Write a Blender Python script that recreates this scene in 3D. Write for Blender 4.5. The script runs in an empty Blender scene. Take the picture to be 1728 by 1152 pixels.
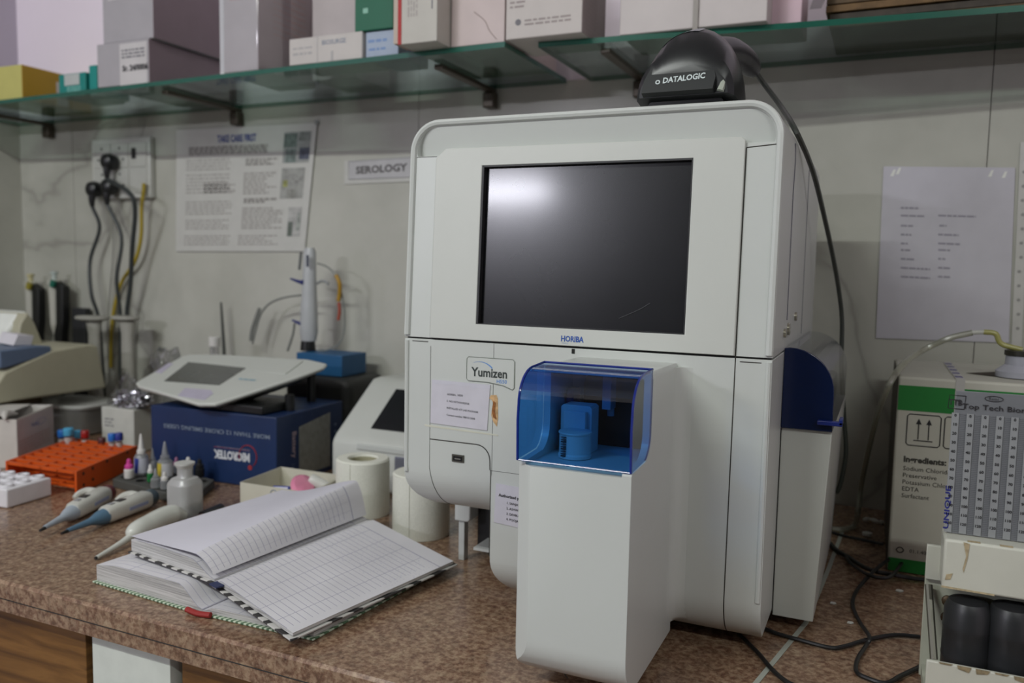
import bpy, bmesh, math, random
from math import sin, cos, pi, radians, atan2, sqrt, hypot
from mathutils import Vector, Matrix
C = bpy.context.scene.collection
random.seed(7)

# ------------------------------------------------------------------ camera
FPX = 1400.0; CAMZ = .46
def cam_axes(yaw, pitch, roll):
    f = Vector((sin(yaw)*cos(pitch), cos(yaw)*cos(pitch), sin(pitch)))
    r = Vector((cos(yaw), -sin(yaw), 0)); u = r.cross(f)
    return (r*cos(roll)+u*sin(roll), -r*sin(roll)+u*cos(roll), f)
AX = cam_axes(-.4245, -.0893, .0195)
cd = bpy.data.cameras.new('camera'); cam = bpy.data.objects.new('camera', cd); C.objects.link(cam)
cam.matrix_world = Matrix(((AX[0].x, AX[1].x, -AX[2].x, 0), (AX[0].y, AX[1].y, -AX[2].y, 0), (AX[0].z, AX[1].z, -AX[2].z, CAMZ), (0, 0, 0, 1)))
cd.sensor_width = 22.3; cd.lens = FPX/1728*22.3; cd.clip_start = .02
cd.dof.use_dof = True; cd.dof.focus_distance = .98; cd.dof.aperture_fstop = 2.5
bpy.context.scene.camera = cam
sc = bpy.context.scene
sc.view_settings.view_transform = 'Standard'; sc.view_settings.look = 'None'
sc.view_settings.exposure = -.62; sc.view_settings.gamma = 1; sc.view_settings.use_curve_mapping = False
w = bpy.data.worlds.new('room_air'); sc.world = w; w.use_nodes = True
w.node_tree.nodes['Background'].inputs[0].default_value = (.8, .85, 1, 1); w.node_tree.nodes['Background'].inputs[1].default_value = .05
sc.cycles.max_bounces = 8; sc.cycles.transparent_max_bounces = 16; sc.cycles.caustics_reflective = False; sc.cycles.caustics_refractive = False

# lamps: three fluorescent battens (two on the ceiling, one on the wall behind the photographer)
CEIL = 2.0
LAMPS = [  # centre, length along X, power, aim (direction the tube mostly lights)
    ((-1.3, -.95, CEIL-.075), 1.2, 50, (0, .55, -1)),
    ((1.15, -1.1, CEIL-.075), 1.2, 26, (0, .5, -1)),
    ((-2.15, -2.53, 1.30), .60, 34, (0, 1, -.1)),
]
def lamp(i, c, ln, pw, aim):
    ld = bpy.data.lights.new('tube_light', 'AREA'); ld.shape = 'RECTANGLE'; ld.size = ln; ld.size_y = .045
    ld.energy = pw; ld.color = (.955, 1.0, .955) if i < 2 else (.90, .90, 1.0)
    o = bpy.data.objects.new('tube_light', ld); C.objects.link(o); o.location = Vector(c)+Vector(aim).normalized()*.002
    o.rotation_euler = Vector(aim).to_track_quat('-Z', 'Y').to_euler()
for i, L in enumerate(LAMPS): lamp(i, *L)

# ------------------------------------------------------------------ pixel -> point helpers (points on real planes)
def ray(x, y): return AX[0]*((x-864)/FPX) - AX[1]*((y-576)/FPX) + AX[2]
CP = Vector((0, 0, CAMZ))
def G(x, y, z=0.0): d = ray(x, y); return CP + d*((z-CAMZ)/d.z)
def YP(x, y, Y): d = ray(x, y); return CP + d*(Y/d.y)
def XP(x, y, X): d = ray(x, y); return CP + d*(X/d.x)
WY = 1.7545
def W(x, y, off=0.0): return YP(x, y, WY-off)

# ------------------------------------------------------------------ materials
def lin(c): return tuple(((v/255)/12.92 if v/255 <= .04045 else ((v/255+.055)/1.055)**2.4) for v in c)
MATS = {}
def mat(name, col, rough=.5, metal=0.0, spec=.5, var=.04, scale=30, bump=0.0, coat=0.0, trans=None, emit=None, sss=0.0):
    if name in MATS: return MATS[name]
    m = bpy.data.materials.new(name); m.use_nodes = True; nt = m.node_tree; N = nt.nodes; L = nt.links
    b = N['Principled BSDF']; c = lin(col)
    tc = N.new('ShaderNodeTexCoord'); nz = N.new('ShaderNodeTexNoise'); nz.inputs['Scale'].default_value = scale; nz.inputs['Detail'].default_value = 4
    L.new(tc.outputs['Object'], nz.inputs['Vector'])
    rp = N.new('ShaderNodeValToRGB'); L.new(nz.outputs['Fac'], rp.inputs[0])
    rp.color_ramp.elements[0].position = .35; rp.color_ramp.elements[1].position = .65
    rp.color_ramp.elements[0].color = tuple(v*(1-var) for v in c)+(1,); rp.color_ramp.elements[1].color = tuple(min(1, v*(1+var)) for v in c)+(1,)
    L.new(rp.outputs[0], b.inputs['Base Color'])
    b.inputs['Roughness'].default_value = rough; b.inputs['Metallic'].default_value = metal; b.inputs['Specular IOR Level'].default_value = spec
    b.inputs['Coat Weight'].default_value = coat
    if sss: b.inputs['Subsurface Weight'].default_value = sss; b.inputs['Subsurface Radius'].default_value = (.01, .01, .01)
    if bump:
        bp = N.new('ShaderNodeBump'); bp.inputs['Strength'].default_value = bump; bp.inputs['Distance'].default_value = .001
        L.new(nz.outputs['Fac'], bp.inputs['Height']); L.new(bp.outputs[0], b.inputs['Normal'])
    if emit: b.inputs['Emission Color'].default_value = (1, 1, 1, 1); b.inputs['Emission Strength'].default_value = emit
    if trans is not None:   # clear or tinted sheet: tinted see-through plus a surface reflection
        tr = N.new('ShaderNodeBsdfTransparent'); tr.inputs[0].default_value = lin(trans[0])+(1,)
        mx = N.new('ShaderNodeMixShader'); lw = N.new('ShaderNodeLayerWeight'); lw.inputs[0].default_value = .5; pw = N.new('ShaderNodeMath'); pw.operation = 'POWER'; pw.inputs[1].default_value = 4; L.new(lw.outputs['Facing'], pw.inputs[0]); fr = N.new('ShaderNodeMath'); fr.operation = 'MULTIPLY_ADD'; fr.inputs[1].default_value = .8; fr.inputs[2].default_value = .04; L.new(pw.outputs[0], fr.inputs[0])
        gl = N.new('ShaderNodeBsdfGlossy'); gl.inputs['Roughness'].default_value = rough; gl.inputs[0].default_value = (.95, .95, .95, 1); df = N.new('ShaderNodeMixShader'); df.inputs[0].default_value = trans[2] if len(trans) > 2 else 0.0; L.new(gl.outputs[0], df.inputs[1]); L.new(b.outputs[0], df.inputs[2]); ad = N.new('ShaderNodeMath'); ad.operation = 'ADD'; ad.use_clamp = True; ad.inputs[1].default_value = trans[1]
        L.new(fr.outputs[0], ad.inputs[0]); L.new(ad.outputs[0], mx.inputs[0]); L.new(tr.outputs[0], mx.inputs[1]); L.new(df.outputs[0], mx.inputs[2])
        L.new(mx.outputs[0], N['Material Output'].inputs[0])
    MATS[name] = m; return m

def ramp(nt, fac, stops):
    r = nt.nodes.new('ShaderNodeValToRGB'); nt.links.new(fac, r.inputs[0]); e = r.color_ramp.elements
    while len(e) < len(stops): e.new(.5)
    for k, (p, c) in enumerate(stops): e[k].position = p; e[k].color = lin(c)+(1,)
    return r.outputs[0]
def mixc(nt, fac, a, b, mode='MIX'):
    m = nt.nodes.new('ShaderNodeMix'); m.data_type = 'RGBA'; m.blend_type = mode
    if isinstance(fac, float): m.inputs[0].default_value = fac
    else: nt.links.new(fac, m.inputs[0])
    nt.links.new(a, m.inputs[6]); nt.links.new(b, m.inputs[7]); return m.outputs[2]
def noise(nt, vec, scale, detail=4, rough=.5, dist=0.0, typ='ShaderNodeTexNoise'):
    n = nt.nodes.new(typ); n.inputs['Scale'].default_value = scale
    if typ == 'ShaderNodeTexNoise': n.inputs['Detail'].default_value = detail; n.inputs['Roughness'].default_value = rough; n.inputs['Distortion'].default_value = dist
    nt.links.new(vec, n.inputs['Vector']); return n
def base(name):
    m = bpy.data.materials.new(name); m.use_nodes = True; nt = m.node_tree
    tc = nt.nodes.new('ShaderNodeTexCoord'); MATS[name] = m
    return m, nt, tc, nt.nodes['Principled BSDF']
def mapping(nt, vec, scale, rot=(0, 0, 0)):
    mp = nt.nodes.new('ShaderNodeMapping'); mp.inputs['Scale'].default_value = scale; mp.inputs['Rotation'].default_value = rot
    nt.links.new(vec, mp.inputs['Vector']); return mp.outputs[0]

def granite():
    m, nt, tc, b = base('red_granite'); v = tc.outputs['Object']
    a = noise(nt, v, 62, 5, .7); c1 = ramp(nt, a.outputs['Fac'], [(.32, (40, 32, 28)), (.43, (88, 70, 56)), (.52, (120, 92, 74)), (.60, (146, 126, 102)), (.68, (184, 166, 140))])
    d = noise(nt, v, 130, 3, .7); c2 = ramp(nt, d.outputs['Fac'], [(.36, (24, 22, 20)), (.45, (106, 86, 70)), (.60, (180, 160, 134))])
    x = mixc(nt, .5, c1, c2)
    vo = noise(nt, v, 60, typ='ShaderNodeTexVoronoi'); c3 = ramp(nt, vo.outputs['Distance'], [(.0, (40, 30, 26)), (.16, (150, 100, 78)), (.6, (160, 118, 92))])
    x = mixc(nt, .25, x, c3)
    nt.links.new(x, b.inputs['Base Color']); b.inputs['Roughness'].default_value = .22; b.inputs['Specular IOR Level'].default_value = .45
    return m
def marble():
    m, nt, tc, b = base('grey_marble_tile'); v = tc.outputs['Object']
    n0 = noise(nt, v, .8, 2, .5); mp = nt.nodes.new('ShaderNodeVectorMath'); mp.operation = 'MULTIPLY_ADD'
    nt.links.new(n0.outputs['Color'], mp.inputs[0]); mp.inputs[1].default_value = (.9, .9, .9); nt.links.new(v, mp.inputs[2])
    n = noise(nt, mp.outputs[0], 1.15, 5, .5); ab = nt.nodes.new('ShaderNodeMath'); ab.operation = 'SUBTRACT'; ab.inputs[1].default_value = .5; nt.links.new(n.outputs['Fac'], ab.inputs[0])
    a2 = nt.nodes.new('ShaderNodeMath'); a2.operation = 'ABSOLUTE'; nt.links.new(ab.outputs[0], a2.inputs[0])
    vein = ramp(nt, a2.outputs[0], [(.0, (164, 162, 156)), (.010, (186, 185, 178)), (.05, (197, 196, 189))])
    cl = noise(nt, v, 2.2, 5, .6); cloud = ramp(nt, cl.outputs['Fac'], [(.35, (232, 232, 228)), (.65, (255, 255, 252))])
    nt.links.new(mixc(nt, 1.0, vein, cloud, 'MULTIPLY'), b.inputs['Base Color']); b.inputs['Roughness'].default_value = .13; b.inputs['Specular IOR Level'].default_value = .55
    return m
def wood():
    m, nt, tc, b = base('brown_wood_laminate'); v = mapping(nt, tc.outputs['Object'], (2.2, 2, 26), (0, .08, 0))
    a = noise(nt, v, 1.6, 6, .6, .6); c = ramp(nt, a.outputs['Fac'], [(.3, (70, 44, 20)), (.48, (112, 76, 36)), (.6, (134, 94, 48)), (.72, (92, 60, 28))])
    nt.links.new(c, b.inputs['Base Color']); b.inputs['Roughness'].default_value = .38; return m
def ruled(name, ncol, lines=30, faint=(160, 158, 176)):
    # ruled paper driven by the page's own UV: u across the page, v from foot to head
    m, nt, tc, b = base(name); sep = nt.nodes.new('ShaderNodeSeparateXYZ'); nt.links.new(tc.outputs['UV'], sep.inputs[0])
    def line(sock, n, wd, lo=None, hi=None):
        mu = nt.nodes.new('ShaderNodeMath'); mu.operation = 'MULTIPLY'; mu.inputs[1].default_value = n; nt.links.new(sock, mu.inputs[0])
        fr = nt.nodes.new('ShaderNodeMath'); fr.operation = 'FRACT'; nt.links.new(mu.outputs[0], fr.inputs[0])
        lt = nt.nodes.new('ShaderNodeMath'); lt.operation = 'LESS_THAN'; lt.inputs[1].default_value = wd; nt.links.new(fr.outputs[0], lt.inputs[0])
        return lt.outputs[0]
    def mth(op, a, b2):
        k = nt.nodes.new('ShaderNodeMath'); k.operation = op
        if isinstance(a, (int, float)): k.inputs[0].default_value = a
        else: nt.links.new(a, k.inputs[0])
        if isinstance(b2, (int, float)): k.inputs[1].default_value = b2
        else: nt.links.new(b2, k.inputs[1])
        return k.outputs[0]
    u, vv = sep.outputs[0], sep.outputs[1]
    hl = mth('MULTIPLY', line(vv, lines, .085), mth('MULTIPLY', mth('LESS_THAN', vv, .86), mth('LESS_THAN', u, .93)))
    cl = mth('MULTIPLY', line(u, ncol, .022), mth('LESS_THAN', vv, .90))
    hd = mth('MULTIPLY', mth('GREATER_THAN', vv, .895), mth('LESS_THAN', vv, .901))
    allf = mth('MAXIMUM', mth('MAXIMUM', hl, cl), hd)
    pen = noise(nt, mapping(nt, tc.outputs['UV'], (40, 26, 1)), 3.2, 3, .7)       # pen entries: a scatter of short strokes in some columns
    pf = mth('MULTIPLY', mth('GREATER_THAN', pen.outputs['Fac'], .63), mth('MULTIPLY', mth('GREATER_THAN', vv, .55), mth('LESS_THAN', vv, .9)))
    wash = noise(nt, tc.outputs['UV'], 2.0, 2); paper = ramp(nt, wash.outputs['Fac'], [(.3, (206, 204, 208)), (.7, (222, 220, 224))])
    cA = nt.nodes.new('ShaderNodeRGB'); cA.outputs[0].default_value = lin(faint)+(1,); cB = nt.nodes.new('ShaderNodeRGB'); cB.outputs[0].default_value = lin((120, 122, 165))+(1,)
    x = mixc(nt, allf, paper, cA.outputs[0]); x = mixc(nt, mth('MULTIPLY', pf, .7), x, cB.outputs[0])
    nt.links.new(x, b.inputs['Base Color']); b.inputs['Roughness'].default_value = .7; return m
def pagedge(name):
    m, nt, tc, b = base(name); v = mapping(nt, tc.outputs['Object'], (5, 5, 420))
    a = noise(nt, v, 1.0, 5, .7, .5); c = ramp(nt, a.outputs['Fac'], [(.32, (120, 118, 122)), (.47, (176, 174, 172)), (.6, (205, 203, 202))])
    nt.links.new(c, b.inputs['Base Color']); b.inputs['Roughness'].default_value = .8; return m
def stripes(name, a, b_, scale, rot=(0, 0, 0), dist=0.0, rough=.6, lo=.45, hi=.55, typ='BANDS'):
    m, nt, tc, b = base(name); wv = nt.nodes.new('ShaderNodeTexWave'); wv.wave_type = typ; wv.inputs['Scale'].default_value = scale; wv.inputs['Distortion'].default_value = dist
    nt.links.new(mapping(nt, tc.outputs['Object'], (1, 1, 1), rot), wv.inputs['Vector'])
    nt.links.new(ramp(nt, wv.outputs['Fac'], [(lo, a), (hi, b_)]), b.inputs['Base Color']); b.inputs['Roughness'].default_value = rough; return m
GRANITE = granite(); MARBLE = marble(); WOOD = wood(); RULED = ruled('ruled_paper', 5); RULED2 = ruled('ruled_paper_faint', 3, 26, (176, 174, 190)); PEDGE = pagedge('page_edges')
COVER1 = stripes('cover_black_white_scroll', (52, 50, 50), (196, 194, 190), 15, (0, 0, .6), 7.0)
COVER2 = stripes('cover_green_white_lace', (84, 112, 84), (196, 208, 186), 45, (0, 0, .5), 1.5)
WHITE = mat('white_plastic', (200, 203, 199), .34, var=.012, scale=8, spec=.45)
WHITE2 = mat('white_plastic_warm', (198, 200, 194), .42, var=.015, scale=9)
LEG = mat('light_grey_plastic', (196, 198, 196), .4)
BLACK = mat('black_plastic', (22, 23, 24), .35)
DARK = mat('dark_grey_metal', (34, 34, 36), .5)  # near-black grey of the screen gasket and the metal box underneath
SEAM = mat('dark_gap', (52, 50, 44), .7)
SEAMB = mat('panel_gap_black', (20, 19, 16), .7)
PAPER = mat('printed_paper', (202, 199, 208), .5)
INK = mat('black_ink', (38, 36, 40), .6)
INKG = mat('grey_ink', (118, 116, 122), .7)
INKG2 = mat('pale_grey_ink', (148, 147, 150), .7)
BLUEINK = mat('blue_ink', (30, 78, 160), .5)
CORD = mat('black_rubber_cord', (30, 31, 32), .45)

# ------------------------------------------------------------------ mesh builders (world coordinates)
def NB(): return bmesh.new()
def quad(bm, pts, mi=0):
    f = bm.faces.new([bm.verts.new(Vector(p)) for p in pts]); f.material_index = mi; return f
def bx(bm, x0, x1, y0, y1, z0, z1, mi=0, M=None):
    v = [Vector((x, y, z)) for z in (z0, z1) for y in (y0, y1) for x in (x0, x1)]
    if M: v = [M @ p for p in v]
    v = [bm.verts.new(p) for p in v]
    for f in ((0, 2, 3, 1), (4, 5, 7, 6), (0, 1, 5, 4), (2, 6, 7, 3), (0, 4, 6, 2), (1, 3, 7, 5)):
        bm.faces.new([v[i] for i in f]).material_index = mi
    return bm
def prism(bm, pts, axis, a, b, mi=0, M=None):
    def P(p, t): return {'y': Vector((p[0], t, p[1])), 'x': Vector((t, p[0], p[1])), 'z': Vector((p[0], p[1], t))}[axis]
    A = [P(p, a) for p in pts]; B = [P(p, b) for p in pts]
    if M: A = [M @ p for p in A]; B = [M @ p for p in B]
    A = [bm.verts.new(p) for p in A]; B = [bm.verts.new(p) for p in B]; n = len(pts); fs = []
    fs.append(bm.faces.new(A)); fs.append(bm.faces.new(B[::-1]))
    for i in range(n): fs.append(bm.faces.new((A[i], B[i], B[(i+1) % n], A[(i+1) % n])))
    for f in fs: f.material_index = mi
    bmesh.ops.recalc_face_normals(bm, faces=fs); return bm
def arc(cx, cy, r, a0, a1, n=8, ry=None):
    ry = ry or r
    return [(cx+r*cos(radians(a0+(a1-a0)*i/n)), cy+ry*sin(radians(a0+(a1-a0)*i/n))) for i in range(n+1)]
def lathe(bm, prof, c=(0, 0, 0), n=28, mi=0, M=None, sx=1, sy=1):
    c = Vector(c); rings = []
    for r, z in prof:
        if r < 1e-6: p = c+Vector((0, 0, z)); rings.append([bm.verts.new(M @ p if M else p)])
        else:
            ps = [c+Vector((r*sx*cos(2*pi*i/n), r*sy*sin(2*pi*i/n), z)) for i in range(n)]
            rings.append([bm.verts.new(M @ p if M else p) for p in ps])
    fs = []
    for a, b in zip(rings, rings[1:]):
        for i in range(n):
            j = (i+1) % n
            if len(a) == 1 and len(b) == 1: continue
            if len(a) == 1: fs.append(bm.faces.new((a[0], b[i], b[j])))
            elif len(b) == 1: fs.append(bm.faces.new((a[i], a[j], b[0])))
            else: fs.append(bm.faces.new((a[i], a[j], b[j], b[i])))
    for rg in (rings[0], rings[-1]):
        if len(rg) > 1: fs.append(bm.faces.new(rg))
    for f in fs: f.material_index = mi
    bmesh.ops.recalc_face_normals(bm, faces=fs); return bm
def spline(pts, k=6):
    P = [Vector(p) for p in pts]; P = [P[0]*2-P[1]]+P+[P[-1]*2-P[-2]]; out = []
    for i in range(1, len(P)-2):
        a, b, c, d = P[i-1:i+3]
        for t in range(k):
            t /= k; out.append(.5*((2*b)+(c-a)*t+(2*a-5*b+4*c-d)*t*t+(3*b-a-3*c+d)*t**3))
    out.append(P[-2]); return out
def tube(bm, pts, r, n=8, k=6, mi=0, smooth=True, rr=None):
    P = spline(pts, k) if smooth else [Vector(p) for p in pts]; rings = []; up = Vector((0, 0, 1)); prev = None
    for i, p in enumerate(P):
        d = (P[min(i+1, len(P)-1)]-P[max(i-1, 0)]).normalized()
        s = d.cross(prev if prev else (up if abs(d.z) < .9 else Vector((1, 0, 0))))
        s = s.cross(d) if prev else s
        if s.length < 1e-6: s = d.orthogonal()
        s.normalize(); prev = s; t = d.cross(s)
        q = r if rr is None else rr(i/(len(P)-1))
        rings.append([bm.verts.new(p+(s*cos(2*pi*j/n)+t*sin(2*pi*j/n))*q) for j in range(n)])
    fs = []
    for a, b in zip(rings, rings[1:]):
        for j in range(n): fs.append(bm.faces.new((a[j], a[(j+1) % n], b[(j+1) % n], b[j])))
    fs.append(bm.faces.new(rings[0])); fs.append(bm.faces.new(rings[-1][::-1]))
    for f in fs: f.material_index = mi
    bmesh.ops.recalc_face_normals(bm, faces=fs); return bm
def loft(bm, rings, mi=0, cap=True):
    R = [[bm.verts.new(Vector(p)) for p in r] for r in rings]; n = len(R[0]); fs = []
    for a, b in zip(R, R[1:]):
        for j in range(n): fs.append(bm.faces.new((a[j], a[(j+1) % n], b[(j+1) % n], b[j])))
    if cap: fs.append(bm.faces.new(R[0])); fs.append(bm.faces.new(R[-1][::-1]))
    for f in fs: f.material_index = mi
    bmesh.ops.recalc_face_normals(bm, faces=fs); return bm
def text(bm, s, o, size, ux=(1, 0, 0), uy=(0, 0, 1), bold=0.0, mi=0, align='LEFT', depth=.00025, wid=None):
    cu = bpy.data.curves.new('t', 'FONT'); cu.body = s; cu.size = size; cu.offset = bold*size; cu.extrude = 0; cu.align_x = align
    cu.resolution_u = 2
    ob = bpy.data.objects.new('t', cu); C.objects.link(ob); bpy.context.view_layer.update()
    me = bpy.data.meshes.new_from_object(ob.evaluated_get(bpy.context.evaluated_depsgraph_get()))
    ux = Vector(ux).normalized(); uy = Vector(uy).normalized(); n = ux.cross(uy); o = Vector(o)
    sx = 1.0
    if wid:
        xs = [v.co.x for v in me.vertices]; sx = wid/max(1e-6, max(xs)-min(xs))
    vs = [bm.verts.new(o+ux*v.co.x*sx+uy*v.co.y+n*depth) for v in me.vertices]
    for p in me.polygons:
        try: bm.faces.new([vs[i] for i in p.vertices]).material_index = mi
        except ValueError: pass
    C.objects.unlink(ob); bpy.data.objects.remove(ob); bpy.data.curves.remove(cu); bpy.data.meshes.remove(me); return bm
def dashes(bm, o, ln, h, ux=(1, 0, 0), uy=(0, 0, 1), mi=0, depth=.00025, wmin=.006, wmax=.02, gap=.003):
    ux = Vector(ux).normalized(); uy = Vector(uy).normalized(); n = ux.cross(uy); o = Vector(o)+n*depth; x = 0
    while x < ln:
        wd = min(random.uniform(wmin, wmax), ln-x)
        if wd > .001: quad(bm, [o+ux*x, o+ux*(x+wd), o+ux*(x+wd)+uy*h, o+ux*x+uy*h], mi)
        x += wd+gap
WMX = {}
def finish(ob, sharp=35):
    me = ob.data
    for p in me.polygons: p.use_smooth = True
    me.set_sharp_from_angle(angle=radians(sharp))
def thing(name, label, cat, loc=(0, 0, 0), rz=0.0, group=None):
    o = bpy.data.objects.new(name, None); C.objects.link(o); o.empty_display_size = .05
    o.location = loc; o.rotation_euler = (0, 0, rz); o['label'] = label; o['category'] = cat
    if group: o['group'] = group
    WMX[o.name] = Matrix.Translation(Vector(loc)) @ Matrix.Rotation(rz, 4, 'Z'); return o
def part(name, parent, bm, mats, bevel=0.0, seg=3, sharp=35, label=None, local=False):
    if not isinstance(mats, (list, tuple)): mats = [mats]
    if parent and not local: bm.transform(WMX[parent.name].inverted())
    me = bpy.data.meshes.new(name); bm.to_mesh(me); bm.free()
    for m in mats: me.materials.append(m)
    o = bpy.data.objects.new(name, me); C.objects.link(o)
    if parent: o.parent = parent; WMX[o.name] = WMX[parent.name]
    finish(o, sharp)
    if bevel:
        b = o.modifiers.new('round', 'BEVEL'); b.width = bevel; b.segments = seg; b.limit_method = 'ANGLE'; b.angle_limit = radians(32); b.harden_normals = False
    if label: o['label'] = label
    return o
def solo(name, bm, mats, label, cat, group=None, kind=None, **k):
    # one-mesh thing; origin moved to the middle of its base
    vs = [v.co for v in bm.verts]; c = Vector(((min(v.x for v in vs)+max(v.x for v in vs))/2, (min(v.y for v in vs)+max(v.y for v in vs))/2, min(v.z for v in vs)))
    bm.transform(Matrix.Translation(-c)); o = part(name, None, bm, mats, **k); o.location = c; WMX[o.name] = Matrix.Translation(c)
    if kind: o['kind'] = kind
    if label: o['label'] = label; o['category'] = cat
    if group: o['group'] = group
    return o
def boolean(bmA, bmB, op):
    obs = []
    for b in (bmA, bmB):
        me = bpy.data.meshes.new('b'); b.to_mesh(me); b.free(); o = bpy.data.objects.new('b', me); C.objects.link(o); obs.append(o)
    md = obs[0].modifiers.new('x', 'BOOLEAN'); md.operation = op; md.solver = 'EXACT'; md.object = obs[1]
    bpy.context.view_layer.update()
    me = bpy.data.meshes.new_from_object(obs[0].evaluated_get(bpy.context.evaluated_depsgraph_get()))
    r = bmesh.new(); r.from_mesh(me)
    for o in obs: C.objects.unlink(o); bpy.data.objects.remove(o)
    bpy.data.meshes.remove(me); return r
def merge(bm, other):
    me = bpy.data.meshes.new('m'); other.to_mesh(me); other.free(); bm.from_mesh(me); bpy.data.meshes.remove(me); return bm
def copy_tree(o, parent=None):
    c = o.copy(); C.objects.link(c); c.parent = parent
    for ch in [x for x in bpy.data.objects if x.parent == o]: copy_tree(ch, c)
    return c
def dup(root, loc, rot, label, group=None):
    c = copy_tree(root); c.location = loc; c.rotation_euler = rot; c['label'] = label
    if group: c['group'] = group
    return c

# ================================================================== THE SETTING
FL = -.86; XL = -2.493; XR = 2.2; YF = -2.62
def struct(name, bm, m, **k): o = solo(name, bm, m, None, None, kind='structure', **k); return o
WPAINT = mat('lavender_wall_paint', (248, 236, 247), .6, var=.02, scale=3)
struct('floor', bx(NB(), XL-.1, XR+.1, YF-.1, WY+.1, FL-.1, FL), mat('grey_floor_tile', (150, 146, 140), .3, var=.06, scale=4))
struct('ceiling', bx(NB(), XL-.1, XR+.1, YF-.1, WY+.1, CEIL, CEIL+.1), mat('white_ceiling_paint', (235, 234, 230), .8))
struct('wall_back', bx(NB(), XL-.1, XR+.1, WY+.008, WY+.1, FL, CEIL), WPAINT)
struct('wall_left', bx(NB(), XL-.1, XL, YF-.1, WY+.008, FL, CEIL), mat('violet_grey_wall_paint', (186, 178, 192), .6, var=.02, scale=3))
struct('wall_right', bx(NB(), XR, XR+.1, YF-.1, WY+.008, FL, CEIL), WPAINT)
struct('wall_front', bx(NB(), XL, XR, YF-.1, YF, FL, CEIL), mat('dull_green_grey_paint', (98, 100, 96), .7))
# marble tile slabs: joints at one-metre-twenty pitch so that one joint lands where the photo shows it
JX = .150
edges = [XL, JX-2.4, JX-1.2, JX, JX+1.2, XR]
tb = NB()
for a, b in zip(edges, edges[1:]): bx(tb, a+.0008, b-.0008, WY, WY+.008, 0, .872)
struct('trim_1', tb, MARBLE)
bb = bx(NB(), XL, XL+.007, .75, WY-.0005, 0, .872)
struct('trim_2', bb, MARBLE)
# ------------------------------------------------------------------ counter, cabinets
CT = -.045; CF = .749
top = NB(); prism(top, [(CF+.003, 0), (CF, -.004), (CF, CT), (WY, CT), (WY, 0)], 'x', XL+.008, XR-.002)
solo('countertop', top, GRANITE, 'speckled red brown granite worktop running under everything along the marble wall', 'countertop')
lp = NB(); tube(lp, [(XL+.01, CF-.0006, -.026), (XR-.01, CF-.0006, -.026)], .0007, 4, smooth=False)
struct('trim_3', lp, SEAMB)
CB = .772
xs = [G(-260, 930)[0], YP(157, 1048, CB)[0], YP(292, 1087, CB)[0], .35]
for i, (nm, lb) in enumerate([('wood_cabinet', 'brown wood cabinet left of the white one, at the corner below the worktop'), ('white_cabinet', 'narrow plain white cabinet between the two brown wood ones'), ('wood_cabinet', 'brown wood cabinet right of the white one, under the two registers')]):
    a, b = (XL+.01, xs[1]) if i == 0 else ((xs[1]+.001, xs[2]) if i == 1 else (xs[2]+.001, .9))
    t = thing(nm, lb, 'cabinet', ((a+b)/2, 1.2, FL))
    part('body', t, bx(NB(), a, b, CB+.02, 1.70, FL, CT-.001), BLACK if i != 1 else WHITE2)
    if i == 1: part('door', t, bx(NB(), a+.001, b-.002, CB-.004, CB+.019, FL+.08, CT-.004), mat('white_laminate', (214, 218, 210), .4), bevel=.001)
    elif i == 0:
        part('door', t, bx(NB(), a+.01, b-.016, CB, CB+.019, FL+.08, CT-.014), WOOD, bevel=.001)
    else:
        part('door', t, bx(NB(), a+.014, a+.46, CB, CB+.019, FL+.08, CT-.014), WOOD, bevel=.001)
        part('door', t, bx(NB(), a+.472, b-.01, CB, CB+.019, FL+.08, CT-.014), WOOD, bevel=.001)
# grey joint strip on the worktop
js = NB(); j = [G(1273, 1156), G(1360, 1051), G(1399, 958), G(1422, 895)]
def ribbon(bm, pts, wd, z0, z1, mi=0):
    L = []; R = []
    for i, p in enumerate(pts):
        d = (pts[min(i+1, len(pts)-1)]-pts[max(i-1, 0)]); d.z = 0; d.normalize(); s = Vector((-d.y, d.x, 0))*wd/2
        L.append(p+s); R.append(p-s)
    for i in range(len(pts)-1):
        q = [L[i], R[i], R[i+1], L[i+1]]
        lo = [bm.verts.new((v.x, v.y, z0)) for v in q]; hi = [bm.verts.new((v.x, v.y, z1)) for v in q]
        fs = [bm.faces.new(lo[::-1]), bm.faces.new(hi)]+[bm.faces.new((lo[k], lo[(k+1) % 4], hi[(k+1) % 4], hi[k])) for k in range(4)]
        for f in fs: f.material_index = mi
    bmesh.ops.recalc_face_normals(bm, faces=bm.faces)
ribbon(js, [G(1255, 1178)]+j, .006, .0002, .0009)
struct('trim_4', js, mat('pale_grout', (168, 172, 162), .6))

# ------------------------------------------------------------------ lamps the room has (housings)
for i, (c, ln, pw, aim) in enumerate(LAMPS):
    t = thing('tube_lamp', ['long white tube lamp on the ceiling ahead of the worktop, left of the other', 'long white tube lamp on the ceiling to the right', 'short white tube lamp high on the wall opposite the worktop'][i], 'lamp', (c[0], c[1], c[2]))
    if i < 2:
        part('housing', t, bx(NB(), c[0]-ln/2-.03, c[0]+ln/2+.03, c[1]-.035, c[1]+.035, c[2]+.03, CEIL), WHITE2, bevel=.003)
        part('tube', t, tube(NB(), [(c[0]-ln/2, c[1], c[2]+.015), (c[0]+ln/2, c[1], c[2]+.015)], .013, 12, smooth=False), mat('lit_tube', (255, 255, 255), .4, emit=3))
    else:
        part('housing', t, bx(NB(), c[0]-ln/2-.03, c[0]+ln/2+.03, YF, c[1]-.03, c[2]-.035, c[2]+.035), WHITE2, bevel=.003)
        part('tube', t, tube(NB(), [(c[0]-ln/2, c[1]-.015, c[2]), (c[0]+ln/2, c[1]-.015, c[2])], .013, 12, smooth=False), MATS['lit_tube'])
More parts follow.
